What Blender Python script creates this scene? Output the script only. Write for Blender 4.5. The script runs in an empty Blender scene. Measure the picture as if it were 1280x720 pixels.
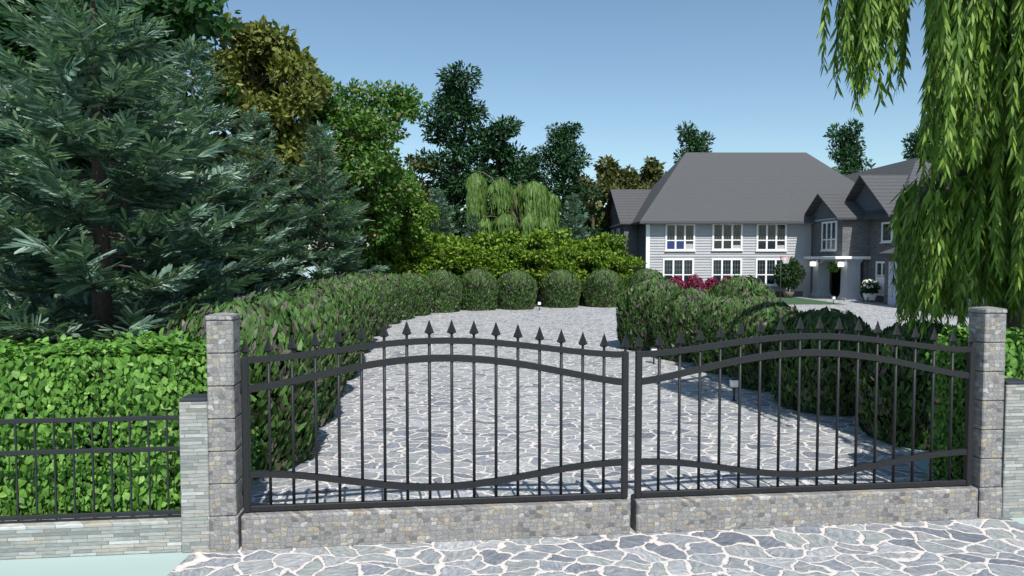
import bpy, math, random
import numpy as np
from mathutils import Vector, Matrix
SC = bpy.context.scene
COL = SC.collection
R = math.radians

# ------------------------------------------------------------------ render / camera / light
F, HOR, CAMH = 860.0, 38.0, 3.0
PITCH = math.atan(HOR / F)
cam = bpy.data.cameras.new('camera'); co = bpy.data.objects.new('camera', cam); COL.objects.link(co)
co.location = (0, 0, CAMH); co.rotation_euler = (R(90) - PITCH, 0, 0)
cam.sensor_width = 36; cam.lens = F / 1280 * 36; cam.clip_end = 4000; cam.clip_start = 0.05
SC.camera = co
SC.view_settings.view_transform = 'Standard'; SC.view_settings.look = 'None'
SC.view_settings.exposure = 0.5; SC.view_settings.gamma = 1.0
SUN_EL, SUN_AZ = 51, 12
w = bpy.data.worlds.new('World'); SC.world = w; w.use_nodes = True
nt = w.node_tree; nt.nodes.clear()
sky = nt.nodes.new('ShaderNodeTexSky'); sky.sky_type = 'NISHITA'; sky.sun_disc = False
sky.sun_elevation = R(SUN_EL); sky.sun_rotation = R(180 - SUN_AZ)
sky.air_density = 1.0; sky.dust_density = 0.6; sky.ozone_density = .8
bg = nt.nodes.new('ShaderNodeBackground'); bg.inputs[1].default_value = 0.092
wo = nt.nodes.new('ShaderNodeOutputWorld')
tint = nt.nodes.new('ShaderNodeMix'); tint.data_type = 'RGBA'; tint.blend_type = 'MULTIPLY'; tint.inputs[0].default_value = 1; tint.inputs[7].default_value = (.97, 1.08, 1.07, 1)
nt.links.new(sky.outputs[0], tint.inputs[6]); nt.links.new(tint.outputs[2], bg.inputs[0]); nt.links.new(bg.outputs[0], wo.inputs[0])
sl = bpy.data.lights.new('sun', 'SUN'); sl.energy = 3.9; sl.angle = R(0.5); sl.color = (1, 0.95, 0.88)
so = bpy.data.objects.new('sun', sl); COL.objects.link(so); so.rotation_euler = (R(90 - SUN_EL), 0, R(SUN_AZ)); so.location = (5, -20, 30)

# ------------------------------------------------------------------ pixel helpers (used to survey the place)
def ray(u, v):
    x = (u - 640) / F; d = (360 - v) / F
    return x, math.cos(PITCH) + d * math.sin(PITCH), -math.sin(PITCH) + d * math.cos(PITCH)
def A(u, v, Y):
    x, y, z = ray(u, v); t = Y / y
    return Vector((x * t, Y, CAMH + z * t))

# ------------------------------------------------------------------ tagging
def tag(o, label=None, cat=None, group=None, kind=None):
    if label: o['label'] = label
    if cat: o['category'] = cat
    if group: o['group'] = group
    if kind: o['kind'] = kind
    return o
def empty(name, loc=(0, 0, 0), rz=0, label=None, cat=None, group=None):
    o = bpy.data.objects.new(name, None); COL.objects.link(o); o.empty_display_size = .2
    o.location = loc; o.rotation_euler = (0, 0, rz)
    return tag(o, label, cat, group)
def copy_tree(o, parent=None):
    c = o.copy(); COL.objects.link(c); c.parent = parent
    for k in ('label', 'category', 'group'):
        if parent is None and k in c: del c[k]
    for ch in list(o.children): copy_tree(ch, c)
    return c

# ------------------------------------------------------------------ mesh builder
class MB:
    def __init__(s): s.v = []; s.f = []; s.m = []
    def add(s, vs, fs, mi=0):
        b = len(s.v); s.v += [tuple(p) for p in vs]
        s.f += [tuple(i + b for i in f) for f in fs]; s.m += [mi] * len(fs); return s
    def box(s, x0, x1, y0, y1, z0, z1, mi=0):
        v = [(x0,y0,z0),(x1,y0,z0),(x1,y1,z0),(x0,y1,z0),(x0,y0,z1),(x1,y0,z1),(x1,y1,z1),(x0,y1,z1)]
        return s.add(v, [(0,3,2,1),(4,5,6,7),(0,1,5,4),(1,2,6,5),(2,3,7,6),(3,0,4,7)], mi)
    def cbox(s, x0, x1, y0, y1, z0, z1, c=.01, mi=0):
        """box with chamfered edges"""
        v = []; 
        for (z, k) in ((z0, c), (z0 + c, 0), (z1 - c, 0), (z1, c)):
            q = c if k == 0 else 2 * c
            v += [(x0+q,y0+k,z),(x1-q,y0+k,z),(x1-k,y0+q,z),(x1-k,y1-q,z),(x1-q,y1-k,z),(x0+q,y1-k,z),(x0+k,y1-q,z),(x0+k,y0+q,z)]
        f = [tuple(range(7, -1, -1)), tuple(range(24, 32))]
        for r in range(3):
            for i in range(8):
                j = (i + 1) % 8; f.append((r*8+i, r*8+j, r*8+8+j, r*8+8+i))
        return s.add(v, f, mi)
    def prism(s, pts, t, mi=0):
        """polygon pts extruded straight down by t"""
        n = len(pts); v = [tuple(p) for p in pts] + [(p[0], p[1], p[2] - t) for p in pts]
        return s.add(v, [tuple(range(n)), tuple(range(2*n-1, n-1, -1))] + [(i, i+n, (i+1) % n + n, (i+1) % n) for i in range(n)], mi)
    def ext(s, pts, d, mi=0):
        """polygon extruded along vector d"""
        n = len(pts); v = [tuple(p) for p in pts] + [(p[0]+d[0], p[1]+d[1], p[2]+d[2]) for p in pts]
        return s.add(v, [tuple(range(n)), tuple(range(2*n-1, n-1, -1))] + [(i, i+n, (i+1) % n + n, (i+1) % n) for i in range(n)], mi)
    def tube(s, pts, rad, n=8, mi=0, cap=True):
        pts = [Vector(p) for p in pts]; vs = []; fs = []; m = len(pts)
        ref = Vector((.13, .97, .2))
        for i, p in enumerate(pts):
            t = (pts[min(i+1, m-1)] - pts[max(i-1, 0)]).normalized()
            a = t.cross(ref); 
            if a.length < .1: a = t.cross(Vector((1, 0, 0)))
            a.normalize(); b = t.cross(a)
            r = rad[i] if hasattr(rad, '__len__') else rad
            for k in range(n):
                th = 2 * math.pi * k / n
                vs.append(p + (a * math.cos(th) + b * math.sin(th)) * r)
        for i in range(m - 1):
            for k in range(n):
                k2 = (k + 1) % n
                fs.append((i*n+k, i*n+k2, i*n+n+k2, i*n+n+k))
        if cap: fs += [tuple(range(n-1, -1, -1)), tuple(range((m-1)*n, m*n))]
        return s.add(vs, fs, mi)
    def lathe(s, prof, n=16, c=(0, 0, 0), mi=0):
        vs = []; fs = []
        for r, z in prof:
            for k in range(n):
                a = 2*math.pi*k/n; vs.append((c[0]+r*math.cos(a), c[1]+r*math.sin(a), c[2]+z))
        m = len(prof)
        for i in range(m-1):
            for k in range(n):
                k2 = (k+1) % n; fs.append((i*n+k, i*n+k2, i*n+n+k2, i*n+n+k))
        fs += [tuple(range(n-1, -1, -1)), tuple(range((m-1)*n, m*n))]
        return s.add(vs, fs, mi)
    def build(s, name, mats, parent=None, smooth=False):
        me = bpy.data.meshes.new(name); me.from_pydata(s.v, [], s.f)
        mats = mats if isinstance(mats, (list, tuple)) else [mats]
        for m in mats: me.materials.append(m)
        if len(mats) > 1: me.polygons.foreach_set('material_index', s.m)
        if smooth: me.polygons.foreach_set('use_smooth', [True] * len(s.f))
        me.update(); o = bpy.data.objects.new(name, me); COL.objects.link(o); o.parent = parent
        return o

# leaf templates: (along, across, up), faces all quads
T_LEAF = (np.array([(0,0,0),(.45,.5,.12),(1,0,-.05),(.45,-.5,.12),(.5,0,0)]), np.array([(0,4,2,1),(0,3,2,4)]))
T_LOBE = (np.array([(0,.12,0),(.35,.42,.05),(.8,.45,.02),(1,.12,-.06),(1,-.12,-.06),(.8,-.45,.02),(.35,-.42,.05),(0,-.12,0)]),
          np.array([(0,1,6,7),(1,2,5,6),(2,3,4,5)]))
T_LANCE = (np.array([(0,.06,0),(.3,.5,.05),(.65,.38,.03),(1,.03,-.05),(1,-.03,-.05),(.65,-.38,.03),(.3,-.5,.05),(0,-.06,0)]),
          np.array([(0,1,6,7),(1,2,5,6),(2,3,4,5)]))
T_BLADE = (np.array([(0,.5,0),(.55,.42,.03),(1,.08,0),(1,-.08,0),(.55,-.42,.03),(0,-.5,0)]), np.array([(0,1,4,5),(1,2,3,4)]))
def nrm(a): return a / np.maximum(np.linalg.norm(a, axis=1, keepdims=True), 1e-9)
def leaf_arrays(pos, d, n, L, W, tmpl):
    tv, tf = tmpl
    d = nrm(d); x = nrm(np.cross(n, d)); n = np.cross(d, x)
    N = len(pos); k = len(tv)
    L = np.broadcast_to(np.asarray(L, float), (N,)); W = np.broadcast_to(np.asarray(W, float), (N,))
    v = (pos[:, None, :] + d[:, None, :] * (tv[None, :, 0:1] * L[:, None, None])
         + x[:, None, :] * (tv[None, :, 1:2] * W[:, None, None]) + n[:, None, :] * (tv[None, :, 2:3] * W[:, None, None]))
    f = (tf[None] + (np.arange(N) * k)[:, None, None]).reshape(-1, 4)
    return v.reshape(-1, 3), f
def leaf_mesh(name, chunks, mat, parent=None, extra=None, extra_mat=None):
    """chunks: list of (verts, quads); extra: an MB added with a second material"""
    vs = []; fs = []; b = 0
    for v, f in chunks: vs.append(v); fs.append(f + b); b += len(v)
    V = np.concatenate(vs); Q = np.concatenate(fs); nq = len(Q)
    flat = Q.reshape(-1); starts = np.arange(nq) * 4; tot = np.full(nq, 4); mi = np.zeros(nq, int)
    if extra:
        ev = np.array(extra.v); V = np.concatenate([V, ev])
        ef = np.array([i + b for f in extra.f for i in f]); et = np.array([len(f) for f in extra.f])
        es = np.concatenate([[0], np.cumsum(et)[:-1]]) + len(flat)
        flat = np.concatenate([flat, ef]); starts = np.concatenate([starts, es]); tot = np.concatenate([tot, et])
        mi = np.concatenate([mi, np.ones(len(et), int)])
    me = bpy.data.meshes.new(name)
    me.vertices.add(len(V)); me.vertices.foreach_set('co', V.astype(np.float32).reshape(-1))
    me.loops.add(len(flat)); me.loops.foreach_set('vertex_index', flat.astype(np.int32))
    me.polygons.add(len(starts)); me.polygons.foreach_set('loop_start', starts.astype(np.int32))
    me.materials.append(mat)
    if extra: me.materials.append(extra_mat); me.polygons.foreach_set('material_index', mi.astype(np.int32))
    me.update(calc_edges=True); me.validate()
    o = bpy.data.objects.new(name, me); COL.objects.link(o); o.parent = parent
    return o

# ------------------------------------------------------------------ materials
def new_mat(name):
    m = bpy.data.materials.new(name); m.use_nodes = True
    t = m.node_tree; p = t.nodes['Principled BSDF']
    return m, t, p
def N(t, typ, **kw):
    n = t.nodes.new(typ)
    for k, v in kw.items():
        if k.startswith('i_'): n.inputs[k[2:].replace('_', ' ')].default_value = v
        else: setattr(n, k, v)
    return n
def ramp(t, fac, stops, interp='LINEAR'):
    r = t.nodes.new('ShaderNodeValToRGB'); r.color_ramp.interpolation = interp
    e = r.color_ramp.elements
    while len(e) < len(stops): e.new(.5)
    for el, (p, c) in zip(e, stops): el.position = p; el.color = (*c, 1) if len(c) == 3 else c
    t.links.new(fac, r.inputs[0]); return r
def math_n(t, op, a, b=None, c=None):
    n = t.nodes.new('ShaderNodeMath'); n.operation = op
    for i, x in enumerate((a, b, c)):
        if x is None: continue
        if isinstance(x, (int, float)): n.inputs[i].default_value = x
        else: t.links.new(x, n.inputs[i])
    return n.outputs[0]
def mix_c(t, fac, a, b, mode='MIX'):
    n = t.nodes.new('ShaderNodeMix'); n.data_type = 'RGBA'; n.blend_type = mode
    for i, x in ((0, fac), (6, a), (7, b)):
        if isinstance(x, (int, float)): n.inputs[i].default_value = x
        elif isinstance(x, tuple): n.inputs[i].default_value = (*x, 1)
        else: t.links.new(x, n.inputs[i])
    return n.outputs[2]
def bump(t, p, h, strength=.4, dist=.02):
    b = N(t, 'ShaderNodeBump', i_Strength=strength, i_Distance=dist); t.links.new(h, b.inputs['Height']); t.links.new(b.outputs[0], p.inputs['Normal'])
def plain(name, col, rough=.6, spec=.3, metal=0, var=.12, scale=6):
    m, t, p = new_mat(name)
    tc = N(t, 'ShaderNodeTexCoord'); no = N(t, 'ShaderNodeTexNoise', i_Scale=scale, i_Detail=5, i_Roughness=.6)
    t.links.new(tc.outputs['Object'], no.inputs['Vector'])
    r = ramp(t, no.outputs[0], [(.25, tuple(c * (1 - var) for c in col)), (.75, tuple(min(1, c * (1 + var)) for c in col))])
    t.links.new(r.outputs[0], p.inputs['Base Color'])
    p.inputs['Roughness'].default_value = rough; p.inputs['Specular IOR Level'].default_value = spec; p.inputs['Metallic'].default_value = metal
    return m
def leafmat(name, stops, rough=.55, spec=.3, trans=.25, veins=.25, vscale=9):
    """leaf colour chosen per leaf, a little mottled inside each leaf; partly translucent"""
    m, t, p = new_mat(name)
    g = N(t, 'ShaderNodeNewGeometry'); r = ramp(t, g.outputs['Random Per Island'], stops)
    tc = N(t, 'ShaderNodeTexCoord'); no = N(t, 'ShaderNodeTexNoise', i_Scale=vscale, i_Detail=3)
    t.links.new(tc.outputs['Object'], no.inputs['Vector'])
    k = ramp(t, no.outputs[0], [(.3, (1 - veins,) * 3), (.7, (1 + veins * .6,) * 3)])
    c = mix_c(t, 1.0, r.outputs[0], k.outputs[0], 'MULTIPLY')
    t.links.new(c, p.inputs['Base Color']); p.inputs['Roughness'].default_value = rough; p.inputs['Specular IOR Level'].default_value = spec
    tr = N(t, 'ShaderNodeBsdfTranslucent'); t.links.new(mix_c(t, 1.0, c, (1.0, 1.25, .55), 'MULTIPLY'), tr.inputs[0])
    mx = N(t, 'ShaderNodeMixShader'); mx.inputs[0].default_value = trans
    t.links.new(p.outputs[0], mx.inputs[1]); t.links.new(tr.outputs[0], mx.inputs[2])
    t.links.new(mx.outputs[0], t.nodes['Material Output'].inputs[0])
    return m
def bark(name, a, b, scale=5):
    m, t, p = new_mat(name)
    tc = N(t, 'ShaderNodeTexCoord'); mp = N(t, 'ShaderNodeMapping'); mp.inputs['Scale'].default_value = (3, 3, .6)
    t.links.new(tc.outputs['Object'], mp.inputs[0])
    no = N(t, 'ShaderNodeTexNoise', i_Scale=scale, i_Detail=7, i_Roughness=.7); t.links.new(mp.outputs[0], no.inputs['Vector'])
    t.links.new(ramp(t, no.outputs[0], [(.3, a), (.7, b)]).outputs[0], p.inputs['Base Color'])
    p.inputs['Roughness'].default_value = .9; bump(t, p, no.outputs[0], .8, .03); return m

def cobble_mat():
    m, t, p = new_mat('crazy_paving')
    tc = N(t, 'ShaderNodeTexCoord')
    no = N(t, 'ShaderNodeTexNoise', i_Scale=1.6, i_Detail=2); t.links.new(tc.outputs['Object'], no.inputs['Vector'])
    wv = N(t, 'ShaderNodeVectorMath', operation='MULTIPLY_ADD'); wv.inputs[1].default_value = (.55, .55, 0); t.links.new(no.outputs['Color'], wv.inputs[0]); t.links.new(tc.outputs['Object'], wv.inputs[2])
    n2 = N(t, 'ShaderNodeTexNoise', i_Scale=7, i_Detail=5, i_Roughness=.6); t.links.new(tc.outputs['Object'], n2.inputs['Vector'])
    w2 = N(t, 'ShaderNodeVectorMath', operation='MULTIPLY_ADD'); w2.inputs[1].default_value = (.13, .13, 0); t.links.new(n2.outputs['Color'], w2.inputs[0]); t.links.new(wv.outputs[0], w2.inputs[2])
    mp = N(t, 'ShaderNodeMapping'); mp.inputs['Scale'].default_value = (3.1, 4.2, 0); mp.inputs['Rotation'].default_value = (0, 0, R(20)); t.links.new(w2.outputs[0], mp.inputs[0])
    ve = N(t, 'ShaderNodeTexVoronoi', feature='DISTANCE_TO_EDGE', i_Scale=1.0); ve.voronoi_dimensions = '2D'; t.links.new(mp.outputs[0], ve.inputs['Vector'])
    vc = N(t, 'ShaderNodeTexVoronoi', feature='F1', i_Scale=1.0); vc.voronoi_dimensions = '2D'; t.links.new(mp.outputs[0], vc.inputs['Vector'])
    sep = N(t, 'ShaderNodeSeparateColor'); t.links.new(vc.outputs['Color'], sep.inputs[0])
    stone = ramp(t, sep.outputs[0], [(0, (.14, .155, .185)), (.25, (.24, .26, .29)), (.45, (.28, .305, .30)), (.6, (.21, .225, .25)), (.8, (.36, .375, .39)), (1, (.25, .265, .27))])
    # cleft slate: streaky mottling, turned by a different angle on every stone
    rot = N(t, 'ShaderNodeVectorRotate', rotation_type='Z_AXIS'); t.links.new(tc.outputs['Object'], rot.inputs['Vector']); t.links.new(math_n(t, 'MULTIPLY', sep.outputs[1], 6.28), rot.inputs['Angle'])
    ms = N(t, 'ShaderNodeMapping'); ms.inputs['Scale'].default_value = (4, 11, 1); t.links.new(rot.outputs[0], ms.inputs[0])
    ns = N(t, 'ShaderNodeTexNoise', i_Scale=2.2, i_Detail=7, i_Roughness=.68, i_Distortion=.6); t.links.new(ms.outputs[0], ns.inputs['Vector'])
    mot = ramp(t, ns.outputs[0], [(.26, (.5, .52, .55)), (.46, (.95, .95, .97)), (.6, (1.3, 1.3, 1.27)), (.74, (2.1, 2.05, 1.95))])
    st = mix_c(t, 1, stone.outputs[0], mot.outputs[0], 'MULTIPLY')
    # pale mortar with a pinkish sandy rim
    ng = N(t, 'ShaderNodeTexNoise', i_Scale=5, i_Detail=4); t.links.new(tc.outputs['Object'], ng.inputs['Vector'])
    wid = math_n(t, 'MULTIPLY_ADD', ng.outputs[0], .19, -.012)
    e = math_n(t, 'DIVIDE', ve.outputs['Distance'], wid)
    grout = ramp(t, e, [(0, (.66, .645, .635)), (.5, (.60, .565, .54)), (.85, (.46, .385, .335)), (1, (.34, .30, .275))])
    fac = ramp(t, e, [(.8, (0, 0, 0)), (1.08, (1, 1, 1))])
    t.links.new(mix_c(t, fac.outputs[0], grout.outputs[0], st), p.inputs['Base Color'])
    p.inputs['Roughness'].default_value = .75; p.inputs['Specular IOR Level'].default_value = .25
    hh = math_n(t, 'MULTIPLY_ADD', fac.outputs[0], 1.0, math_n(t, 'MULTIPLY', ns.outputs[0], .5))
    bump(t, p, hh, .8, .03)
    return m
def rubble_mat(name, sx=15, sz=21):
    """small squared rubble: blocky cells, each its own grey, buff or brown"""
    m, t, p = new_mat(name)
    tc = N(t, 'ShaderNodeTexCoord'); sp = N(t, 'ShaderNodeSeparateXYZ'); t.links.new(tc.outputs['Object'], sp.inputs[0])
    u = math_n(t, 'ADD', sp.outputs[0], math_n(t, 'MULTIPLY', sp.outputs[1], .83))
    cb = N(t, 'ShaderNodeCombineXYZ'); t.links.new(math_n(t, 'MULTIPLY', u, sx), cb.inputs[0]); t.links.new(math_n(t, 'MULTIPLY', sp.outputs[2], sz), cb.inputs[1])
    nd = N(t, 'ShaderNodeTexNoise', i_Scale=1.2, i_Detail=2); t.links.new(cb.outputs[0], nd.inputs['Vector'])
    wv = N(t, 'ShaderNodeVectorMath', operation='MULTIPLY_ADD'); wv.inputs[1].default_value = (.16, .16, 0); t.links.new(nd.outputs['Color'], wv.inputs[0]); t.links.new(cb.outputs[0], wv.inputs[2])
    v1 = N(t, 'ShaderNodeTexVoronoi', feature='F1', distance='CHEBYCHEV', i_Scale=1, i_Randomness=.6); v1.voronoi_dimensions = '2D'; t.links.new(wv.outputs[0], v1.inputs['Vector'])
    v2 = N(t, 'ShaderNodeTexVoronoi', feature='F2', distance='CHEBYCHEV', i_Scale=1, i_Randomness=.6); v2.voronoi_dimensions = '2D'; t.links.new(wv.outputs[0], v2.inputs['Vector'])
    sep = N(t, 'ShaderNodeSeparateColor'); t.links.new(v1.outputs['Color'], sep.inputs[0])
    c = ramp(t, sep.outputs[0], [(0, (.13, .13, .135)), (.12, (.21, .205, .20)), (.35, (.26, .255, .25)), (.55, (.225, .22, .225)), (.75, (.29, .29, .28)), (.88, (.31, .27, .20)), (.94, (.40, .40, .39)), (1, (.24, .20, .155))], 'LINEAR')
    nn = N(t, 'ShaderNodeTexNoise', i_Scale=40, i_Detail=4); t.links.new(tc.outputs['Object'], nn.inputs['Vector'])
    k = ramp(t, nn.outputs[0], [(.3, (.72,)*3), (.7, (1.2,)*3)])
    c2 = mix_c(t, 1, c.outputs[0], k.outputs[0], 'MULTIPLY')
    e = math_n(t, 'SUBTRACT', v2.outputs['Distance'], v1.outputs['Distance'])
    f = ramp(t, e, [(.02, (0, 0, 0)), (.12, (1, 1, 1))])
    t.links.new(mix_c(t, f.outputs[0], (.20, .195, .19), c2), p.inputs['Base Color'])
    p.inputs['Roughness'].default_value = .85; p.inputs['Specular IOR Level'].default_value = .2
    bump(t, p, math_n(t, 'ADD', f.outputs[0], math_n(t, 'MULTIPLY', nn.outputs[0], .4)), .5, .01); return m
def ledge_mat(name, rowh=.037, bw=.24):
    """stacked ledgestone: thin courses of slips, each its own tone"""
    m, t, p = new_mat(name)
    tc = N(t, 'ShaderNodeTexCoord'); sp = N(t, 'ShaderNodeSeparateXYZ'); t.links.new(tc.outputs['Object'], sp.inputs[0])
    u = math_n(t, 'ADD', sp.outputs[0], math_n(t, 'MULTIPLY', sp.outputs[1], .91))
    zz = math_n(t, 'DIVIDE', sp.outputs[2], rowh); row = math_n(t, 'FLOOR', zz)
    wn = N(t, 'ShaderNodeTexWhiteNoise', noise_dimensions='1D'); t.links.new(row, wn.inputs['W'])
    uu = math_n(t, 'ADD', math_n(t, 'DIVIDE', u, math_n(t, 'MULTIPLY_ADD', wn.outputs[0], bw * .8, bw * .6)), math_n(t, 'MULTIPLY', wn.outputs[0], 37.0))
    cell = math_n(t, 'FLOOR', uu); cb = N(t, 'ShaderNodeCombineXYZ'); t.links.new(row, cb.inputs[0]); t.links.new(cell, cb.inputs[1])
    w2 = N(t, 'ShaderNodeTexWhiteNoise', noise_dimensions='2D'); t.links.new(cb.outputs[0], w2.inputs['Vector'])
    c = ramp(t, w2.outputs[0], [(0, (.20, .22, .215)), (.3, (.30, .32, .31)), (.5, (.37, .375, .35)), (.65, (.27, .29, .285)), (.82, (.36, .33, .28)), (.93, (.50, .52, .51)), (1, (.33, .35, .35))])
    mp = N(t, 'ShaderNodeMapping'); mp.inputs['Scale'].default_value = (6, 6, 40); t.links.new(tc.outputs['Object'], mp.inputs[0])
    nn = N(t, 'ShaderNodeTexNoise', i_Scale=2, i_Detail=5); t.links.new(mp.outputs[0], nn.inputs['Vector'])
    k = ramp(t, nn.outputs[0], [(.3, (.75,)*3), (.7, (1.15,)*3)])
    c2 = mix_c(t, 1, c.outputs[0], k.outputs[0], 'MULTIPLY')
    fz = math_n(t, 'FRACT', zz); fu = math_n(t, 'FRACT', uu)
    ez = math_n(t, 'LESS_THAN', math_n(t, 'ABSOLUTE', math_n(t, 'SUBTRACT', fz, .5)), .44)
    eu = math_n(t, 'LESS_THAN', math_n(t, 'ABSOLUTE', math_n(t, 'SUBTRACT', fu, .5)), .488)
    f = math_n(t, 'MULTIPLY', ez, eu)
    t.links.new(mix_c(t, f, (.16, .165, .16), c2), p.inputs['Base Color'])
    p.inputs['Roughness'].default_value = .85; p.inputs['Specular IOR Level'].default_value = .2
    bump(t, p, math_n(t, 'ADD', f, w2.outputs[0]), .5, .012); return m
def lines_mat(name, col, pitch, dark=.75, noise=.1, rough=.8, axis=2, w=.12):
    """courses: thin dark line every pitch metres up the surface"""
    m, t, p = new_mat(name)
    tc = N(t, 'ShaderNodeTexCoord'); sp = N(t, 'ShaderNodeSeparateXYZ'); t.links.new(tc.outputs['Object'], sp.inputs[0])
    f = math_n(t, 'FRACT', math_n(t, 'DIVIDE', sp.outputs[axis], pitch))
    l = math_n(t, 'GREATER_THAN', f, w)
    no = N(t, 'ShaderNodeTexNoise', i_Scale=2.5, i_Detail=8, i_Roughness=.75); t.links.new(tc.outputs['Object'], no.inputs['Vector'])
    k = ramp(t, no.outputs[0], [(.25, tuple(c * (1 - noise) for c in col)), (.75, tuple(c * (1 + noise) for c in col))])
    t.links.new(mix_c(t, l, mix_c(t, 1, k.outputs[0], (dark,)*3, 'MULTIPLY'), k.outputs[0]), p.inputs['Base Color'])
    p.inputs['Roughness'].default_value = rough; p.inputs['Specular IOR Level'].default_value = .2
    bump(t, p, math_n(t, 'MULTIPLY_ADD', l, 1, no.outputs[0]), .35, .02); return m
def brick_mat(name, col):
    m, t, p = new_mat(name)
    tc = N(t, 'ShaderNodeTexCoord'); sp = N(t, 'ShaderNodeSeparateXYZ'); t.links.new(tc.outputs['Object'], sp.inputs[0])
    cb = N(t, 'ShaderNodeCombineXYZ'); t.links.new(math_n(t, 'ADD', sp.outputs[0], sp.outputs[1]), cb.inputs[0]); t.links.new(sp.outputs[2], cb.inputs[1])
    b = N(t, 'ShaderNodeTexBrick', i_Scale=1.0); b.inputs['Brick Width'].default_value = .34; b.inputs['Row Height'].default_value = .13; b.inputs['Mortar Size'].default_value = .014
    b.inputs['Color1'].default_value = (*[c * .75 for c in col], 1); b.inputs['Color2'].default_value = (*[c * 1.25 for c in col], 1); b.inputs['Mortar'].default_value = (*[min(1, c * 1.5) for c in col], 1)
    t.links.new(cb.outputs[0], b.inputs['Vector'])
    no = N(t, 'ShaderNodeTexNoise', i_Scale=7, i_Detail=6, i_Roughness=.7); t.links.new(tc.outputs['Object'], no.inputs['Vector'])
    k = ramp(t, no.outputs[0], [(.3, (.75,)*3), (.7, (1.2,)*3)])
    t.links.new(mix_c(t, 1, b.outputs[0], k.outputs[0], 'MULTIPLY'), p.inputs['Base Color'])
    p.inputs['Roughness'].default_value = .85; bump(t, p, b.outputs['Fac'], .4, -.01); return m
def lawn_mat(name, a, b):
    m, t, p = new_mat(name)
    tc = N(t, 'ShaderNodeTexCoord'); no = N(t, 'ShaderNodeTexNoise', i_Scale=14, i_Detail=8, i_Roughness=.8); t.links.new(tc.outputs['Object'], no.inputs['Vector'])
    t.links.new(ramp(t, no.outputs[0], [(.3, a), (.7, b)]).outputs[0], p.inputs['Base Color']); p.inputs['Roughness'].default_value = .9
    bump(t, p, no.outputs[0], .6, .03); return m

M = {}
M['paving'] = cobble_mat()
M['render_ground'] = plain('pale_ground', (.355, .455, .44), .9, .1, var=.03, scale=.7)
M['lawn'] = lawn_mat('lawn_grass', (.035, .085, .038), (.05, .11, .05))
M['treeshade'] = lawn_mat('tree_shade_ground', (.022, .025, .014), (.045, .05, .025))  # dark ground colour standing in for the shade under the trees
M['rubble'] = rubble_mat('rubble_stone'); M['ledge'] = ledge_mat('ledgestone')
M['iron'] = plain('black_iron', (.017, .018, .020), .5, .3, var=.2, scale=30)
M['fence_iron'] = plain('fence_iron', (.02, .023, .027), .5, .3, var=.2, scale=30)
M['darkcap'] = plain('slate_cap', (.03, .036, .05), .6, .3)
M['spruce'] = leafmat('spruce_needles', [(0, (.055, .11, .08)), (.5, (.12, .205, .155)), (.82, (.22, .325, .255)), (1, (.42, .52, .43))], trans=.25, spec=.3, rough=.5, veins=.3)
M['maple'] = leafmat('dark_maple_leaf', [(0, (.012, .045, .012)), (.6, (.025, .085, .02)), (1, (.05, .14, .03))])
M['oak'] = leafmat('golden_oak_leaf', [(0, (.07, .088, .017)), (.5, (.14, .165, .034)), (1, (.25, .27, .07))], trans=.25)
M['chestnut'] = leafmat('chestnut_leaf', [(0, (.035, .10, .014)), (.55, (.08, .185, .028)), (.92, (.14, .28, .05)), (.95, (.3, .22, .14)), (1, (.35, .26, .18))], trans=.3)
M['lime'] = leafmat('lime_leaf', [(0, (.05, .12, .014)), (.6, (.11, .22, .03)), (1, (.20, .33, .06))], trans=.3)
M['pine'] = leafmat('pine_needles', [(0, (.007, .028, .009)), (.6, (.017, .06, .017)), (1, (.042, .12, .034))], trans=.1)
M['olive'] = leafmat('olive_leaf', [(0, (.045, .058, .014)), (.6, (.085, .102, .028)), (1, (.16, .175, .055))], trans=.2)
M['laurel'] = leafmat('laurel_leaf', [(0, (.05, .105, .008)), (.5, (.115, .205, .016)), (1, (.24, .36, .035))], spec=.3)
M['willow'] = leafmat('willow_leaf', [(0, (.06, .125, .016)), (.5, (.13, .245, .032)), (.85, (.22, .35, .055)), (1, (.32, .44, .11))], trans=.38)
M['farwillow'] = leafmat('far_willow_leaf', [(0, (.065, .13, .028)), (.55, (.115, .215, .045)), (1, (.18, .30, .075))], trans=.3)
M['box'] = leafmat('box_leaf', [(0, (.028, .068, .016)), (.42, (.06, .135, .03)), (.74, (.105, .21, .052)), (.78, (.095, .082, .070)), (1, (.14, .122, .108))], trans=.12, spec=.25, veins=.35, vscale=16)
M['hedge'] = leafmat('hedge_leaf', [(0, (.05, .14, .018)), (.5, (.105, .25, .036)), (.9, (.16, .335, .055)), (1, (.24, .42, .10))], trans=.2, spec=.3, veins=.4, vscale=22)
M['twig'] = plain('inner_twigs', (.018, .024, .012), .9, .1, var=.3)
M['bark'] = bark('brown_bark', (.05, .034, .026), (.13, .095, .075)); M['darkbark'] = bark('dark_bark', (.03, .024, .02), (.08, .062, .05))
M['willowbark'] = bark('willow_bark', (.08, .06, .045), (.17, .13, .10))
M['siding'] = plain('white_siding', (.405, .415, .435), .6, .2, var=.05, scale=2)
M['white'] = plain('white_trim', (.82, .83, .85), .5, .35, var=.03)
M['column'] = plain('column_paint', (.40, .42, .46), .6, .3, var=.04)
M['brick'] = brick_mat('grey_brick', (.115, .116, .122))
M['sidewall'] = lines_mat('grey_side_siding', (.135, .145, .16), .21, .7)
M['roof'] = lines_mat('grey_slate_roof', (.083, .086, .091), .32, .93, .06)
M['shingle'] = lines_mat('shingled_wing_roof', (.085, .087, .092), .27, .68, .12, w=.2)
M['roofdark'] = plain('roof_underside', (.03, .032, .036), .9, .1)
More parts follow.
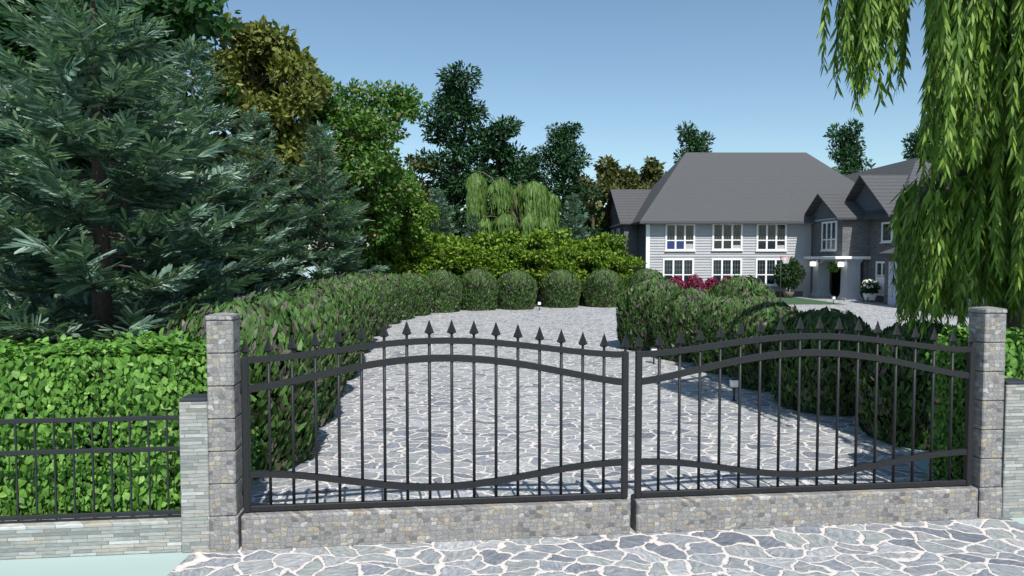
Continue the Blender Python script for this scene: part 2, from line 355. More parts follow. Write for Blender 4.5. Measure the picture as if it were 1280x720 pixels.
m_, t_, p_ = new_mat('window_glass'); p_.inputs['Base Color'].default_value = (.012, .02, .027, 1); p_.inputs['Roughness'].default_value = .08; p_.inputs['Specular IOR Level'].default_value = .5
M['glass'] = m_  # dark panes
M['blueblind'] = plain('blue_blind', (.02, .04, .14), .4, .4); M['greyunit'] = plain('grey_unit', (.42, .42, .41), .6)
M['paleblind'] = plain('pale_blind', (.42, .45, .48), .6)
M['muntin'] = plain('grey_muntin', (.13, .15, .17), .6)
M['door'] = plain('black_door', (.012, .012, .014), .3, .5); M['tan'] = plain('tan_sidelight', (.30, .26, .22), .6)
M['garage'] = lines_mat('garage_door_paint', (.50, .56, .66), .55, .8, .03)
m_, t_, p_ = new_mat('lit_lamp_glass'); p_.inputs['Base Color'].default_value = (.9, .9, .9, 1); p_.inputs['Emission Color'].default_value = (1, .98, .95, 1); p_.inputs['Emission Strength'].default_value = 1.4
M['lampglass'] = m_
M['frosted'] = plain('frosted_glass', (.85, .86, .87), .3, .5, var=.15, scale=25)
M['magenta'] = leafmat('magenta_petal', [(0, (.12, .006, .035)), (.6, (.26, .014, .075)), (1, (.40, .04, .14))])
M['purple'] = leafmat('purple_petal', [(0, (.3, .02, .32)), (1, (.5, .06, .5))]); M['yellow'] = leafmat('yellow_petal', [(0, (.35, .38, .02)), (1, (.6, .55, .05))]); M['orange'] = leafmat('orange_petal', [(0, (.55, .2, .02)), (1, (.65, .32, .05))])
M['whitepetal'] = leafmat('white_petal', [(0, (.7, .72, .68)), (1, (.85, .85, .83))])
M['shrub'] = leafmat('dark_shrub_leaf', [(0, (.015, .04, .012)), (.6, (.03, .075, .02)), (1, (.06, .12, .035))])
M['terracotta'] = plain('clay_pot', (.25, .2, .16), .8); M['wood'] = plain('pot_wood', (.22, .13, .06), .7)
M['red'] = plain('red_rim_paint', (.65, .05, .03), .4, .4); M['net'] = plain('white_net', (.75, .75, .75), .8); M['darkmetal'] = plain('dark_metal', (.03, .03, .033), .4, .4)

# ------------------------------------------------------------------ ground
def sheet(name, pts, z, mat):
    mb = MB().add([(x, y, z) for x, y in pts], [tuple(range(len(pts)))]); o = mb.build(name, mat); return tag(o, kind='structure')
sheet('ground', [(-1500, -300), (1500, -300), (1500, 2500), (-1500, 2500)], 0, M['render_ground'])
sheet('tree_shade_sheet', [(-60, 8.2), (-3.6, 7.9), (-4.2, 12), (-5.2, 20), (-6.2, 30), (-5.6, 37), (-3, 40.6), (2, 41.6), (9.2, 43), (9.2, 90), (-60, 90)], .004, M['treeshade'])  # dark sheet over the pale ground: tree shade put into its colour
sheet('driveway', [(-3.25, 2.0), (14, 2.0), (14, 7.6), (5.72, 7.6), (5.72, 9), (5.9, 10.2), (6.6, 12), (7.4, 20), (9, 24), (13, 25), (24.4, 26), (27, 44), (27, 54), (9.0, 54), (8.5, 43.6),
      (3, 42.4), (-2, 40.8), (-5.2, 37.6), (-6.2, 34), (-6.3, 28), (-5.4, 20), (-4.6, 14), (-3.9, 10), (-3.5, 7.6), (-3.25, 6.9)], .008, M['paving'])
sheet('lawn', [(8.8, 43.8), (21.4, 43.8), (21.4, 52.9), (9, 52.9)], .012, M['lawn'])

# ------------------------------------------------------------------ gate, plinths, pillars, fences  (one line, turned 6 degrees)
GA = math.atan2(.84, 8.04); GO = Vector((-2.78, 6.91, 0)); GX = Vector((math.cos(GA), math.sin(GA), 0)); GY = Vector((-math.sin(GA), math.cos(GA), 0))
def gp(s, d=0, z=0): return GO + GX * s + GY * d + Vector((0, 0, z))
def finial(x, y, z):
    """spear head: short neck, wide four-sided barbs, long point"""
    mb = MB(); mb.tube([(x, y, z - .03), (x, y, z + .045)], .014, 8)
    rings = [(.012, .035), (.052, .052), (.047, .065), (.024, .125), (.001, .19)]
    vs = []; fs = []
    for i, (r, h) in enumerate(rings):
        for k in range(8):
            a = math.pi / 4 * k; rr = r * (1 if k % 2 == 0 else .62)
            vs.append((x + rr * math.cos(a), y + rr * .75 * math.sin(a), z + h))
    for i in range(len(rings) - 1):
        for k in range(8): fs.append((i*8+k, i*8+(k+1) % 8, i*8+8+(k+1) % 8, i*8+8+k))
    fs += [tuple(range(7, -1, -1)), tuple(range(32, 40))]
    return mb.add(vs, fs)
def gate_leaf(s0, s1, label):
    g = empty('gate_leaf', gp(s0, .10, 0), GA, label, 'gate', 'leaves of the driveway gate'); W = s1 - s0
    top = lambda t: 1.95 + .175 * math.sin(math.pi * t) ** 1.6
    mid = lambda t: 1.65 + .29 * math.sin(math.pi * t) ** 1.25
    low = lambda t: .765 - .20 * math.sin(math.pi * t) ** 2
    def rail(fn, th, dep, name):
        n = 48; v = []; f = []
        for i in range(n + 1):
            t = i / n; x = .06 + (W - .12) * t; z = fn(t)
            v += [(x, -dep, z - th/2), (x, dep, z - th/2), (x, dep, z + th/2), (x, -dep, z + th/2)]
        for i in range(n):
            for k in range(4): f.append((i*4+k, i*4+(k+1) % 4, i*4+4+(k+1) % 4, i*4+4+k))
        f += [(3, 2, 1, 0), (n*4, n*4+1, n*4+2, n*4+3)]
        MB().add(v, f).build(name, M['iron'], g)
    rail(top, .062, .026, 'top_rail'); rail(mid, .07, .023, 'arched_rail'); rail(low, .064, .023, 'curved_lower_rail')
    MB().cbox(.064, W - .064, -.026, .026, .375, .435, .006).build('bottom_rail', M['iron'], g)
    for x in (0, W):
        a = 0 if x == 0 else W - .066
        st = MB().cbox(a, a + .066, -.033, .033, .375, 1.985, .006).build('stile', M['iron'], g)
        finial(a + .033, 0, 1.985).build('finial', M['iron'], st)
    nb = 16
    for i in range(1, nb + 1):
        t = i / (nb + 1); x = .033 + (W - .066) * t; tt = (x - .06) / (W - .12)
        b = MB().tube([(x, 0, .43), (x, 0, top(tt) + .04)], .0165, 8).build('bar', M['iron'], g, True)
        finial(x, 0, top(tt) + .035).build('finial', M['iron'], b)
    for z in (.55, 1.6):   # hinge or latch knuckles on the outer edge
        h = MB().tube([(0 if s0 < 1 else W, 0, z), (0 if s0 < 1 else W, 0, z + .12)], .02, 10).build('hinge', M['iron'], g, True)
    return g
gate_leaf(.02, 4.075, 'black iron gate leaf with spear finials on the pillar beside the railing fence')
gate_leaf(4.16, 8.135, 'black iron gate leaf with spear finials before the bushes shaded by the willow')
def plinth(s0, s1, label):
    g = empty('gate_plinth', gp(s0), GA, label, 'plinth', 'stone plinths under the gate')
    MB().cbox(0, s1 - s0, 0, .26, 0, .362, .014).build('masonry', M['rubble'], g)
plinth(.012, 4.085, 'long low rubble stone plinth under the gate leaf nearest the railing fence')
plinth(4.155, 8.165, 'long low rubble stone plinth under the gate leaf nearest the willow')
def pillar(s0, label):
    g = empty('gate_pillar', gp(s0 - (0), 0), GA, label, 'pillar', 'tall stone gate pillars')
    w = .262; dp = .26
    MB().cbox(-.004, .278, -.004, .27, 0, .365, .012).build('base_block', M['rubble'], g)
    bk = None
    for k in range(6):
        z0 = .365 + k * .3335
        b = MB().cbox(0, w, 0, dp, z0 + .004, z0 + .3325, .011).build('stone_block', M['rubble'], g)
    z0 = .365 + 6 * .3335
    c = MB().cbox(-.006, w + .006, -.006, dp + .006, z0 + .003, z0 + .052, .01)
    c.add([(0, 0, z0 + .053), (w, 0, z0 + .053), (w, dp, z0 + .053), (0, dp, z0 + .053), (w/2, dp/2, z0 + .075)], [(0,1,4),(1,2,4),(2,3,4),(3,0,4)])
    c.build('cap', M['rubble'], g)
pillar(-.295, 'tall block built stone gate pillar next to the bright railing hedge')
pillar(8.185, 'tall block built stone gate pillar below the near willow branches')
def low_post(s0, w, label):
    g = empty('fence_post', gp(s0, .01), GA, label, 'stone post', 'short ledgestone fence posts')
    MB().cbox(0, w, 0, .27, 0, 1.545, .008).build('shaft', M['ledge'], g)
    MB().cbox(.004, w - .004, .004, .266, 1.547, 1.58, .008).build('cap', M['darkcap'], g)
low_post(-.575, .276, 'short ledgestone post with dark cap ending the low fence, beside the tall pillar')
low_post(8.48, .34, 'short ledgestone post with dark cap outside the willow side pillar')
def low_wall(s0, s1, label):
    g = empty('low_wall', gp(s0, .03), GA, label, 'wall', 'low ledgestone walls')
    MB().cbox(0, s1 - s0, 0, .2, 0, .33, .01).build('masonry', M['ledge'], g)
low_wall(-7.4, -.578, 'low ledgestone wall under the thin railing at the hedge')
def fence(s0, s1, label):
    g = empty('railing_fence', gp(s0, .13), GA, label, 'fence', 'thin railing fences'); W = s1 - s0
    for z in (.385, 1.045, 1.365): MB().cbox(0, W, -.012, .012, z - .023, z + .023, .004).build('rail', M['fence_iron'], g)
    MB().box(0, W, -.008, .008, .335, .348).build('bottom_strip', M['fence_iron'], g)
    x = W - .16
    while x > .02:
        MB().box(x - .008, x + .008, -.007, .007, .349, 1.44).build('bar', M['fence_iron'], g); x -= .181
fence(-7.4, -.578, 'thin dark railing fence on the low wall before the bright hedge')

# ------------------------------------------------------------------ hedges
def hedge(s0, s1, d0, d1, h, n, seed, label):
    rng = np.random.default_rng(seed)
    L = s1 - s0; D = d1 - d0
    areas = np.array([L*h, L*h*.5, L*D, D*h, D*h]); pick = rng.choice(5, n, p=areas / areas.sum())
    a = rng.random(n); b = rng.random(n); pos = np.zeros((n, 3)); nor = np.zeros((n, 3))
    for k in range(5):
        q = pick == k
        if k == 0: pos[q] = np.c_[a[q]*L, 0*a[q], b[q]*h]; nor[q] = (0, -1, .25)
        if k == 1: pos[q] = np.c_[a[q]*L, 0*a[q]+D, b[q]*h]; nor[q] = (0, 1, .25)
        if k == 2: pos[q] = np.c_[a[q]*L, b[q]*D, 0*a[q]+h]; nor[q] = (0, -.2, 1)
        if k == 3: pos[q] = np.c_[0*a[q], a[q]*D, b[q]*h]; nor[q] = (-1, 0, .25)
        if k == 4: pos[q] = np.c_[0*a[q]+L, a[q]*D, b[q]*h]; nor[q] = (1, 0, .25)
    # uneven face: bulges a few tens of centimetres across
    bul = (np.sin(pos[:, 0]*3.1 + 1) * np.sin(pos[:, 2]*4.3 + pos[:, 0]) + np.sin(pos[:, 0]*7.7 + pos[:, 1]*5)*.6) * .045
    pos += nrm(nor) * (bul + rng.normal(0, .05, n))[:, None]
    pos[:, 2] = np.maximum(pos[:, 2], .06)
    d = np.c_[rng.normal(0, .6, n), rng.normal(0, .35, n), -1 + rng.normal(0, .5, n)]; top = pick == 2
    d[top] = np.c_[rng.normal(0, 1, top.sum()), rng.normal(-.3, .8, top.sum()), rng.normal(.1, .3, top.sum())]
    nn = nor + rng.normal(0, .38, (n, 3))
    ls = rng.uniform(.05, .10, n) * (1 + .25 * np.sin(pos[:, 0] * 5))
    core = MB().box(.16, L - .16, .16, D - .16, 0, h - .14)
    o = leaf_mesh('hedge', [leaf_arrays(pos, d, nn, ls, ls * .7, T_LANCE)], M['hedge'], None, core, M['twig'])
    o.location = gp(s0, d0); o.rotation_euler = (0, 0, GA); tag(o, label, 'hedge', 'clipped leafy hedges'); return o
hedge(-7.6, -.27, .45, 1.3, 1.97, 60000, 1, 'bright green clipped hedge behind the railing fence, below the big spruce')
hedge(8.40, 14.0, .45, 1.0, 2.0, 30000, 2, 'clipped green hedge behind the short post under the near willow')

# ------------------------------------------------------------------ box bushes: straight sides, domed top
def box_bush_mesh(seed, n=6800, r=1.17, h=2.25):
    rng = np.random.default_rng(seed)
    hc = h - r * .95
    u = rng.random(n); th = rng.random(n) * 2 * math.pi
    side = u < .56
    z = np.where(side, rng.random(n) * hc, 0); ph = np.arccos(1 - rng.random(n) * .98)
    rr = np.where(side, r * (.84 + .16 * np.sin(np.clip(z / hc, 0, 1) * math.pi / 2)), r * np.sin(ph))
    z = np.where(side, z, hc + r * .95 * np.cos(ph))
    lump = 1 + .03 * np.sin(th * 5 + z * 4) + .025 * np.sin(th * 11 - z * 7) + rng.normal(0, .022, n)
    c, s = np.cos(th), np.sin(th)
    pos = np.c_[rr * c * lump, rr * s * lump, z * (1 + (lump - 1) * .5)]
    nor = np.where(side[:, None], np.c_[c, s, 0*c + .12], np.c_[np.sin(ph)*c, np.sin(ph)*s, np.cos(ph)])
    tang = np.c_[-s, c, 0*c]; up = np.array([[0, 0, 1.]]) - nor * nor[:, 2:3]
    d = nrm(up + 1e-3) * 1.0 + tang * (rng.normal(.2, .5, n))[:, None] + nor * (.75 + rng.normal(0, .4, n))[:, None]
    nn = nor + rng.normal(0, .6, (n, 3))
    L = rng.uniform(.10, .21, n)
    pos -= nrm(d) * (L * .5)[:, None]; pos[:, 2] = np.maximum(pos[:, 2], .03)
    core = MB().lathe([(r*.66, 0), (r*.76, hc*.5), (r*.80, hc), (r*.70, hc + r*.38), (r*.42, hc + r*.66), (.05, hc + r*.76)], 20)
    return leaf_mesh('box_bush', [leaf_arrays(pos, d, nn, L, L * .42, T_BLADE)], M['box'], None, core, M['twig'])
bush_src = [box_bush_mesh(11), box_bush_mesh(12)]
used = [False, False]; rb = random.Random(5)
ORD = ['first', 'second', 'third', 'fourth', 'fifth', 'sixth', 'seventh', 'eighth', 'ninth', 'tenth', 'eleventh', 'twelfth', 'thirteenth']
def bush(x, y, sc, label, group):
    i = rb.randrange(2)
    o = bush_src[i] if not used[i] else bush_src[i].copy()
    if used[i]: COL.objects.link(o)
    used[i] = True
    o.location = (x, y, 0); o.rotation_euler = (0, 0, rb.uniform(0, 6.28)); o.scale = (sc, sc, sc * rb.uniform(.97, 1.02))
    tag(o, label, 'bush', group); return o
LR = [(-4.05, 10.0), (-4.35, 12.3), (-4.65, 14.6), (-4.95, 16.9), (-5.3, 19.2), (-5.6, 21.5), (-5.9, 23.9), (-6.1, 26.3), (-6.25, 28.7), (-6.2, 31.1), (-5.9, 33.5), (-5.35, 35.8)]
for i, (x, y) in enumerate(LR):
    bush(x, y, rb.uniform(.96, 1.02), f'domed clipped box bush, {ORD[i]} from the gate in the row below the spruces', 'box bushes along the spruce side of the drive')
BR = [(-4.0, 38.1), (-2.0, 39.6), (.25, 40.2), (2.95, 41.7), (5.6, 42.1), (8.1, 41.2)]
for i, (x, y) in enumerate(BR):
    bush(x, y, 1.0, f'domed clipped box bush, {ORD[i]} from the spruces in the row before the yellow green shrubs', 'box bushes across the end of the drive')
RR = [(6.8, 11.3, .83), (6.3, 13.7, .87), (6.05, 16.0, .86), (5.8, 18.2, .86), (5.35, 20.4, .92), (4.7, 22.6, 1.03)]
for i, (x, y, s) in enumerate(RR):
    bush(x, y, s, f'domed clipped box bush, {ORD[i]} from the gate in the row on the willow side', 'box bushes along the willow side of the drive')
bush(7.95, 23.8, 1.02, 'domed clipped box bush rising alone behind the willow side row, before the magenta flowers', 'box bushes along the willow side of the drive')
bush(7.3, 20.7, .82, 'shaded domed box bush tucked between the willow side row and the bush before the flowers', 'box bushes along the willow side of the drive')

# ------------------------------------------------------------------ path lights
def path_light():
    g = empty('path_light')
    MB().tube([(0, 0, 0), (0, 0, .3)], .022, 10).build('post', M['darkmetal'], g, True)
    MB().lathe([(.06, 0), (.06, .012), (.024, .02)], 12).build('foot', M['darkmetal'], g)
    MB().cbox(-.075, .075, -.075, .075, .3, .45, .012).build('glass', M['frosted'], g)
    c = MB().cbox(-.088, .088, -.088, .088, .452, .47, .005); c.add([(-.08,-.08,.471),(.08,-.08,.471),(.08,.08,.471),(-.08,.08,.471),(0,0,.50)], [(0,1,4),(1,2,4),(2,3,4),(3,0,4)])
    c.build('cap', M['darkmetal'], g); return g
pl = path_light(); first = True
for x, y, z, s, lb in [(4.65, 14.3, .0, 1, 'small path light at the foot of the bushes behind the willow side gate leaf'),
                  (4.0, 19.3, .0, 1, 'small path light just above the meeting stiles of the gate, beside a big bush'),
                  (1.55, 38.9, .0, 1.1, 'small path light before the row of bushes at the far end of the drive'),
                  (20.55, 43.9, .0, 1.15, 'small path light at the lawn tip before the porch')]:
    o = pl if first else copy_tree(pl); first = False
    o.location = (x, y, z); o.scale = (s, s, s); tag(o, lb, 'path light', 'path lights along the drive')
# flat stone slab at the foot of the near one is part of the paving

# ------------------------------------------------------------------ trees
def noisy_path(p0, p1, n, sag, rng, wob=.06):
    p0, p1 = Vector(p0), Vector(p1); L = (p1 - p0).length; out = []
    for i in range(n + 1):
        t = i / n; q = p0.lerp(p1, t); q.z += sag * math.sin(math.pi * t) * L
        if 0 < i < n: q += Vector(rng.normal(0, wob * L / n, 3).tolist())
        out.append(q)
    return out
def spruce_tree(seed, H, rbase, name='spruce_tree', step=.5, lobe=.8, frond=1.0, z0=.9):
    rng = np.random.default_rng(seed); g = empty(name)
    tr = MB(); tr.tube([(0, 0, 0), (.05, .03, H*.3), (-.02, .02, H*.6), (0, 0, H*.97)], [.022*H, .016*H, .009*H, .012], 10)
    P = []; D = []; Nn = []; Ls = []
    z = z0
    while z < H * .97:
        f = 1 - z / H; Rr = rbase * (f ** .97) * (1 if z > z0 + 1 else .9)
        nb = max(5, int(5 + 5 * f))
        off = rng.random() * 6.28
        for k in range(nb):
            az = off + 2 * math.pi * k / nb + rng.normal(0, .15); L = Rr * rng.uniform(.72, 1.08) + .2
            dirh = np.array([math.cos(az), math.sin(az), 0]); side = np.array([-math.sin(az), math.cos(az), 0])
            rise = rng.uniform(.0, .22) + .5 * (1 - f) ** 2; zz = z + rng.normal(0, .12)
            npt = 8; pts = []
            for i in range(npt + 1):
                t = i / npt
                pts.append(dirh * L * t + np.array([0, 0, zz + rise * L * t - .10 * L * math.sin(math.pi * t)]))
            nfr = max(3, int(L / .25)); fl0 = frond * (.55 + .45 * min(1, L / 2.2))
            for i in range(nfr + 1):
                t = .28 + .72 * i / nfr; q = dirh * L * t + np.array([0, 0, zz + rise * L * t - .10 * L * math.sin(math.pi * t)])
                for sgn in ((-1, 1) if i < nfr else (0,)):
                    tilt = rng.uniform(0, .8); fl = fl0 * rng.uniform(.75, 1.15) * (1 - .25 * t)
                    tw = dirh * rng.uniform(.55, 1.0) + side * sgn * rng.uniform(.55, .95) + np.array([0, 0, tilt]); tw /= np.linalg.norm(tw)
                    fs_ = np.array([-tw[1], tw[0], 0.]); fs_ /= np.linalg.norm(fs_) + 1e-6; nv = np.cross(tw, fs_)
                    if nv[2] < 0: nv = -nv
                    ro = rng.normal(0, .5); nv2 = nv * math.cos(ro) + fs_ * math.sin(ro); sv = np.cross(nv2, tw)
                    nl = 11 if fl > .7 else 7
                    for j in range(nl):      # one frond: rounded needle lobes left and right of its twig, one at the tip
                        a = (j // 2) / ((nl - 1) / 2); last = j == nl - 1; sg = -1 if j % 2 else 1
                        P.append(q + tw * fl * a * .62); D.append(tw + (sv * sg * rng.uniform(.55, .8) if not last else 0) - nv2 * .05 + rng.normal(0, .05, 3))
                        Nn.append(nv2 + rng.normal(0, .14, 3)); Ls.append(fl * lobe * (.72 - .22 * a + (.12 if last else 0)) * rng.uniform(.85, 1.1))
            tr.tube(pts[::max(1, npt // 4)], [max(.01, .012 * L * (1 - i / len(pts[::max(1, npt // 4)]))) for i in range(len(pts[::max(1, npt // 4)]))], 5, cap=False)
        z += step * rng.uniform(.8, 1.2) * (.55 + .5 * f)
    for k in range(14):   # leader tuft
        P.append(np.array([0, 0, H * (.93 + .05 * rng.random())])); D.append(np.array([rng.normal(0, .35), rng.normal(0, .35), 1])); Nn.append(rng.normal(0, 1, 3)); Ls.append(lobe * .6)
    Ls = np.array(Ls)
    tr.build('trunk', M['bark'], g, True)
    leaf_mesh('crown', [leaf_arrays(np.array(P), np.array(D), np.array(Nn), Ls, Ls * .2, T_LOBE)], M['spruce'], g)
    return g
s1 = spruce_tree(21, 11.6, 4.3, step=.74, frond=1.0); s1.location = (-10.3, 17.2, 0); tag(s1, 'tallest and nearest blue green spruce with bare brown trunk showing, cut by the frame', 'spruce tree', 'blue spruces beside the drive')
s2 = spruce_tree(22, 10.5, 3.7, step=.68, frond=.95); s2.location = (-11.1, 24.2, 0); tag(s2, 'second tallest blue spruce, its pointed tip just beside the golden oak', 'spruce tree', 'blue spruces beside the drive')
for (x, y, sc, rz, lb) in [(-10.6, 28.6, .86, 1.2, 'middle blue spruce whose tip rises below the golden oak crown'), (-8.6, 31, .85, 3.3, 'smaller blue spruce ending the row nearest the yellow green shrubs')]:
    o = copy_tree(s2); o.location = (x, y, 0); o.scale = (sc, sc, sc); o.rotation_euler.z = rz; tag(o, lb, 'spruce tree', 'blue spruces beside the drive')
for (x, y, sc, rz, lb) in [(-17.5, 22.5, 1.05, .5, 'blue spruce at the frame edge, its lower branches behind the nearest spruce'), (-14.2, 27.5, 1.0, 4.1, 'blue spruce standing in the gap directly behind the nearest spruce'), (-20.5, 31, 1.15, 2.6, 'deep shaded blue spruce farthest behind at the frame edge')]:
    o = copy_tree(s2); o.location = (x, y, 0); o.scale = (sc, sc, sc); o.rotation_euler.z = rz; tag(o, lb, 'spruce tree', 'blue spruces beside the drive')
# small spruces far behind the yellow green shrubs
for (u, vt, Y, sc, rz, lb) in [(548, 236, 52, 0, 2, 'distant small blue spruce between the lime tree and the far willow'), (592, 268, 50, 0, 4, 'distant low blue spruce directly before the far willow'), (716, 243, 52, 0, 5, 'distant small blue spruce between the far willow and the house')]:
    p = A(u, vt, Y); o = copy_tree(s2); o.location = (p.x, Y, 0); k = p.z / 10.5; o.scale = (k*.95, k*.95, k); o.rotation_euler.z = rz; tag(o, lb, 'spruce tree', 'distant small spruces')

def crown_leaves(rng, C, Rad, n, leaf, flat=.75, tmpl=T_LEAF, wid=.6, up=.3, radial=.6, droop=0.):
    """leaves gathered in clumps"""
    M_ = len(C); vol = Rad ** 2; idx = rng.choice(M_, n, p=vol / vol.sum())
    v = nrm(rng.normal(0, 1, (n, 3))); r = rng.random(n) ** .42
    v[:, 2] *= flat; pos = C[idx] + v * (Rad[idx] * r)[:, None]
    d = v * radial + rng.normal(0, .5, (n, 3)) + np.array([0, 0, -droop]); nn = v * .6 + np.array([0, 0, up]) + rng.normal(0, .4, (n, 3))
    L = leaf * rng.uniform(.65, 1.25, n)
    return leaf_arrays(pos, d, nn, L, L * wid, tmpl)
def broad_tree(name, seed, H, W, mat, clumps=55, n=6000, leaf=.4, low=.25, barkm='bark', clump_r=(.55, 1.1), shape=1.0, lean=(0, 0), flat=.75, tmpl=T_LEAF, wid=.6, squash=1.0, extra=None, droop=0.):
    rng = np.random.default_rng(seed); g = empty(name); tr = MB()
    zc = H * (low + (1 - low) / 2); hz = H * (1 - low) / 2
    C = []; 
    while len(C) < clumps:
        v = rng.normal(0, 1, 3); v /= np.linalg.norm(v); r = rng.random() ** .4
        p = v * r; zrel = p[2]
        wr = W / 2 * (1 - .38 * max(0, zrel) ** 2 * shape) * (1 - .25 * max(0, -zrel))
        C.append((p[0] * wr + lean[0] * (zrel + 1), p[1] * wr * squash + lean[1] * (zrel + 1), zc + zrel * hz * .93))
    if extra: C += extra
    C = np.array(C); Rad = rng.uniform(*clump_r, len(C)) * (W / 7) ** .5
    th = H * .5; tp = [(0, 0, 0), (.1*W/8, .05, H*.22), (lean[0]*.4, .1, th), (lean[0]*.9, 0, H*.82)]
    tr.tube(tp, [H*.024, H*.019, H*.013, H*.004], 9)
    order = rng.permutation(len(C))[:max(14, clumps // 2)]
    for k in order:
        c = C[k]; zb = min(H*.75, max(H*low*.7, c[2] - .45 * math.hypot(c[0], c[1]) - .5)); 
        tt = np.interp(zb, [q[2] for q in tp], range(len(tp))); i0 = int(min(len(tp)-2, math.floor(tt))); fr = tt - i0
        b = Vector(tp[i0]).lerp(Vector(tp[i0+1]), fr)
        tr.tube(noisy_path(b, c, 4, .06, rng, .1), [H*.0075, H*.006, H*.0045, H*.003, H*.0015], 5, cap=False)
    tr.build('trunk', M[barkm], g, True)
    leaf_mesh('crown', [crown_leaves(rng, C, Rad, n, leaf, flat, tmpl, wid, droop=droop)], M[mat], g)
    return g
def place(g, u, Y, label, cat, group=None, rz=0, sc=1):
    p = A(u, 322, Y); g.location = (p.x, Y, 0); g.rotation_euler.z = rz; g.scale = (sc, sc, sc); tag(g, label, cat, group); return g
def htop(v, Y): return A(640, v, Y).z
# large dark maple behind the spruce (top left)
g = broad_tree('maple_tree', 31, 18.5, 13.6, 'maple', 110, 24000, .5, .28, clump_r=(.8, 1.5)); place(g, 55, 29, 'dark green broad maple spreading behind the nearest spruce, reaching the top of the frame', 'tree')
mp_ = g
for (u, Y, k, rz, lb) in [(262, 47, .58, 1.0, 'dark maple low in the gap between the two tallest blue spruces'), (352, 50, .6, 2.5, 'dark maple low behind the middle and smaller blue spruces'), (5, 40, .7, 4.0, 'dark maple at the frame edge behind the blue spruces')]:
    o = copy_tree(mp_); place(o, u, Y, lb, 'tree', None, rz, k)
g = broad_tree('golden_tree', 32, htop(8, 36), 7.6, 'oak', 70, 26000, .38, .14, clump_r=(.6, 1.15), wid=.5, tmpl=T_LANCE); place(g, 318, 36.5, 'olive gold broad tree rising behind the spruces', 'tree')
g = broad_tree('chestnut_tree', 33, htop(105, 40), 6.8, 'chestnut', 80, 24000, .27, .12, clump_r=(.6, 1.1), shape=.3,
    extra=[(2.9, 0, 12.0), (3.3, -.4, 11.2), (2.6, .3, 10.2), (3.7, .2, 11.6), (2.2, 0, 12.4), (3.0, .4, 11.7), (1.2, -.5, 12.2), (.4, -.6, 12.5), (-.6, -.5, 12.3), (1.8, -.6, 11.6), (.9, -.8, 11.2), (-.2, -.9, 11.4), (2.3, -.5, 10.9), (1.4, -.9, 10.3), (3.3, .2, 12.3), (-1.4, -.4, 13.0)]); place(g, 438, 40, 'bright green tree with pinkish blossom specks and a limb reaching into the sky', 'tree')
g = broad_tree('lime_tree', 34, htop(184, 44), 5.2, 'lime', 60, 16000, .28, .08, clump_r=(.55, 1.0)); place(g, 488, 44, 'light yellow green leafy tree below the blossoming tree', 'tree')
g = broad_tree('olive_tree', 35, htop(186, 58), 5.0, 'olive', 36, 3600, .42, .1, clump_r=(.55, .9)); place(g, 525, 58, 'small olive brown tree seen between the lime tree and the tallest pine', 'tree', 'olive brown trees far behind')

def pine_tree(seed, H, W, low=.3, tiers=11, n=6500, leaf=.42):
    rng = np.random.default_rng(seed); g = empty('pine_tree'); tr = MB(); tr.tube([(0,0,0),(.1,0,H*.4),(-.05,.1,H*.75),(0,0,H*.97)], [H*.02, H*.016, H*.009, H*.003], 9)
    C = []; Rd = []
    for i in range(tiers):
        t = i / (tiers - 1); z = H * (low + (1 - low) * t * .96); prof = W / 2 * (1 - .55 * t ** 2.2) * (.75 + .25 * math.sin(i * 2.3)) * (.7 if t < .1 else 1)
        nb = rng.integers(4, 6); off = rng.random() * 6.28
        for k in range(nb):
            a = off + 6.283 * k / nb + rng.normal(0, .25); L = prof * rng.uniform(.5, 1.12)
            e = (math.cos(a) * L, math.sin(a) * L, z + rng.uniform(-.7, .8) + .12 * L)
            tr.tube(noisy_path((0, 0, z - .3), e, 3, -.03, rng, .08), [H*.0055, H*.004, H*.003, H*.0015], 5, cap=False)
            for s in ((1.0, .92), (.55, .7)):
                C.append((e[0]*s[0], e[1]*s[0], z + (e[2]-z)*s[0] + rng.normal(0, .15))); Rd.append(rng.uniform(.7, 1.15) * s[1] * W / 6.2)
    C.append((0, 0, H*.96)); Rd.append(.7); C.append((.2, .1, H*.9)); Rd.append(.9)
    tr.build('trunk', M['darkbark'], g, True)
    leaf_mesh('crown', [crown_leaves(rng, np.array(C), np.array(Rd), n, leaf, .68, T_LANCE, .42, up=.5, radial=1.1)], M['pine'], g); return g
P1 = pine_tree(41, 18.2, 9.0, .26, 9, 13000); place(P1, 570, 60, 'tallest dark pine standing behind the far willow with a bare lower trunk', 'pine tree', 'dark pines on the skyline')
P2 = pine_tree(42, 13.6, 7.8, .3, 7, 9500); place(P2, 622, 59, 'shorter spreading dark pine beside the tallest one, behind the far willow', 'pine tree', 'dark pines on the skyline')
for (src, u, vt, Y, rz, lb) in [(P1, 705, 164, 62, 2.1, 'dark pine standing alone between the far willow and the house'),
        (P2, 662, 205, 66, 1.0, 'lower dark pine half hidden behind the far willow top'),
        (P2, 865, 172, 84, 3.0, 'dark pine top peeking over the ridge end of the main roof'),
        (P2, 1056, 170, 80, 4.4, 'dark pine crown above the dip between the main roof and the wing roof'),
        (P2, 1152, 172, 82, 5.4, 'dark pine top above the wing roof beside the near willow'),
        (P2, 540, 262, 66, 2.2, 'low dark pine at the foot of the tallest pine')]:
    o = copy_tree(src); H0 = 18.2 if src is P1 else 13.6; k = htop(vt, Y) / H0; place(o, u, Y, lb, 'pine tree', 'dark pines on the skyline', rz, k)
    if u > 800: o.scale = (k * .72, k * .72, k)
OL = broad_tree('olive_tree', 36, 10, 5.2, 'olive', 26, 3600, .45, .22, clump_r=(.55, .95)); first = True
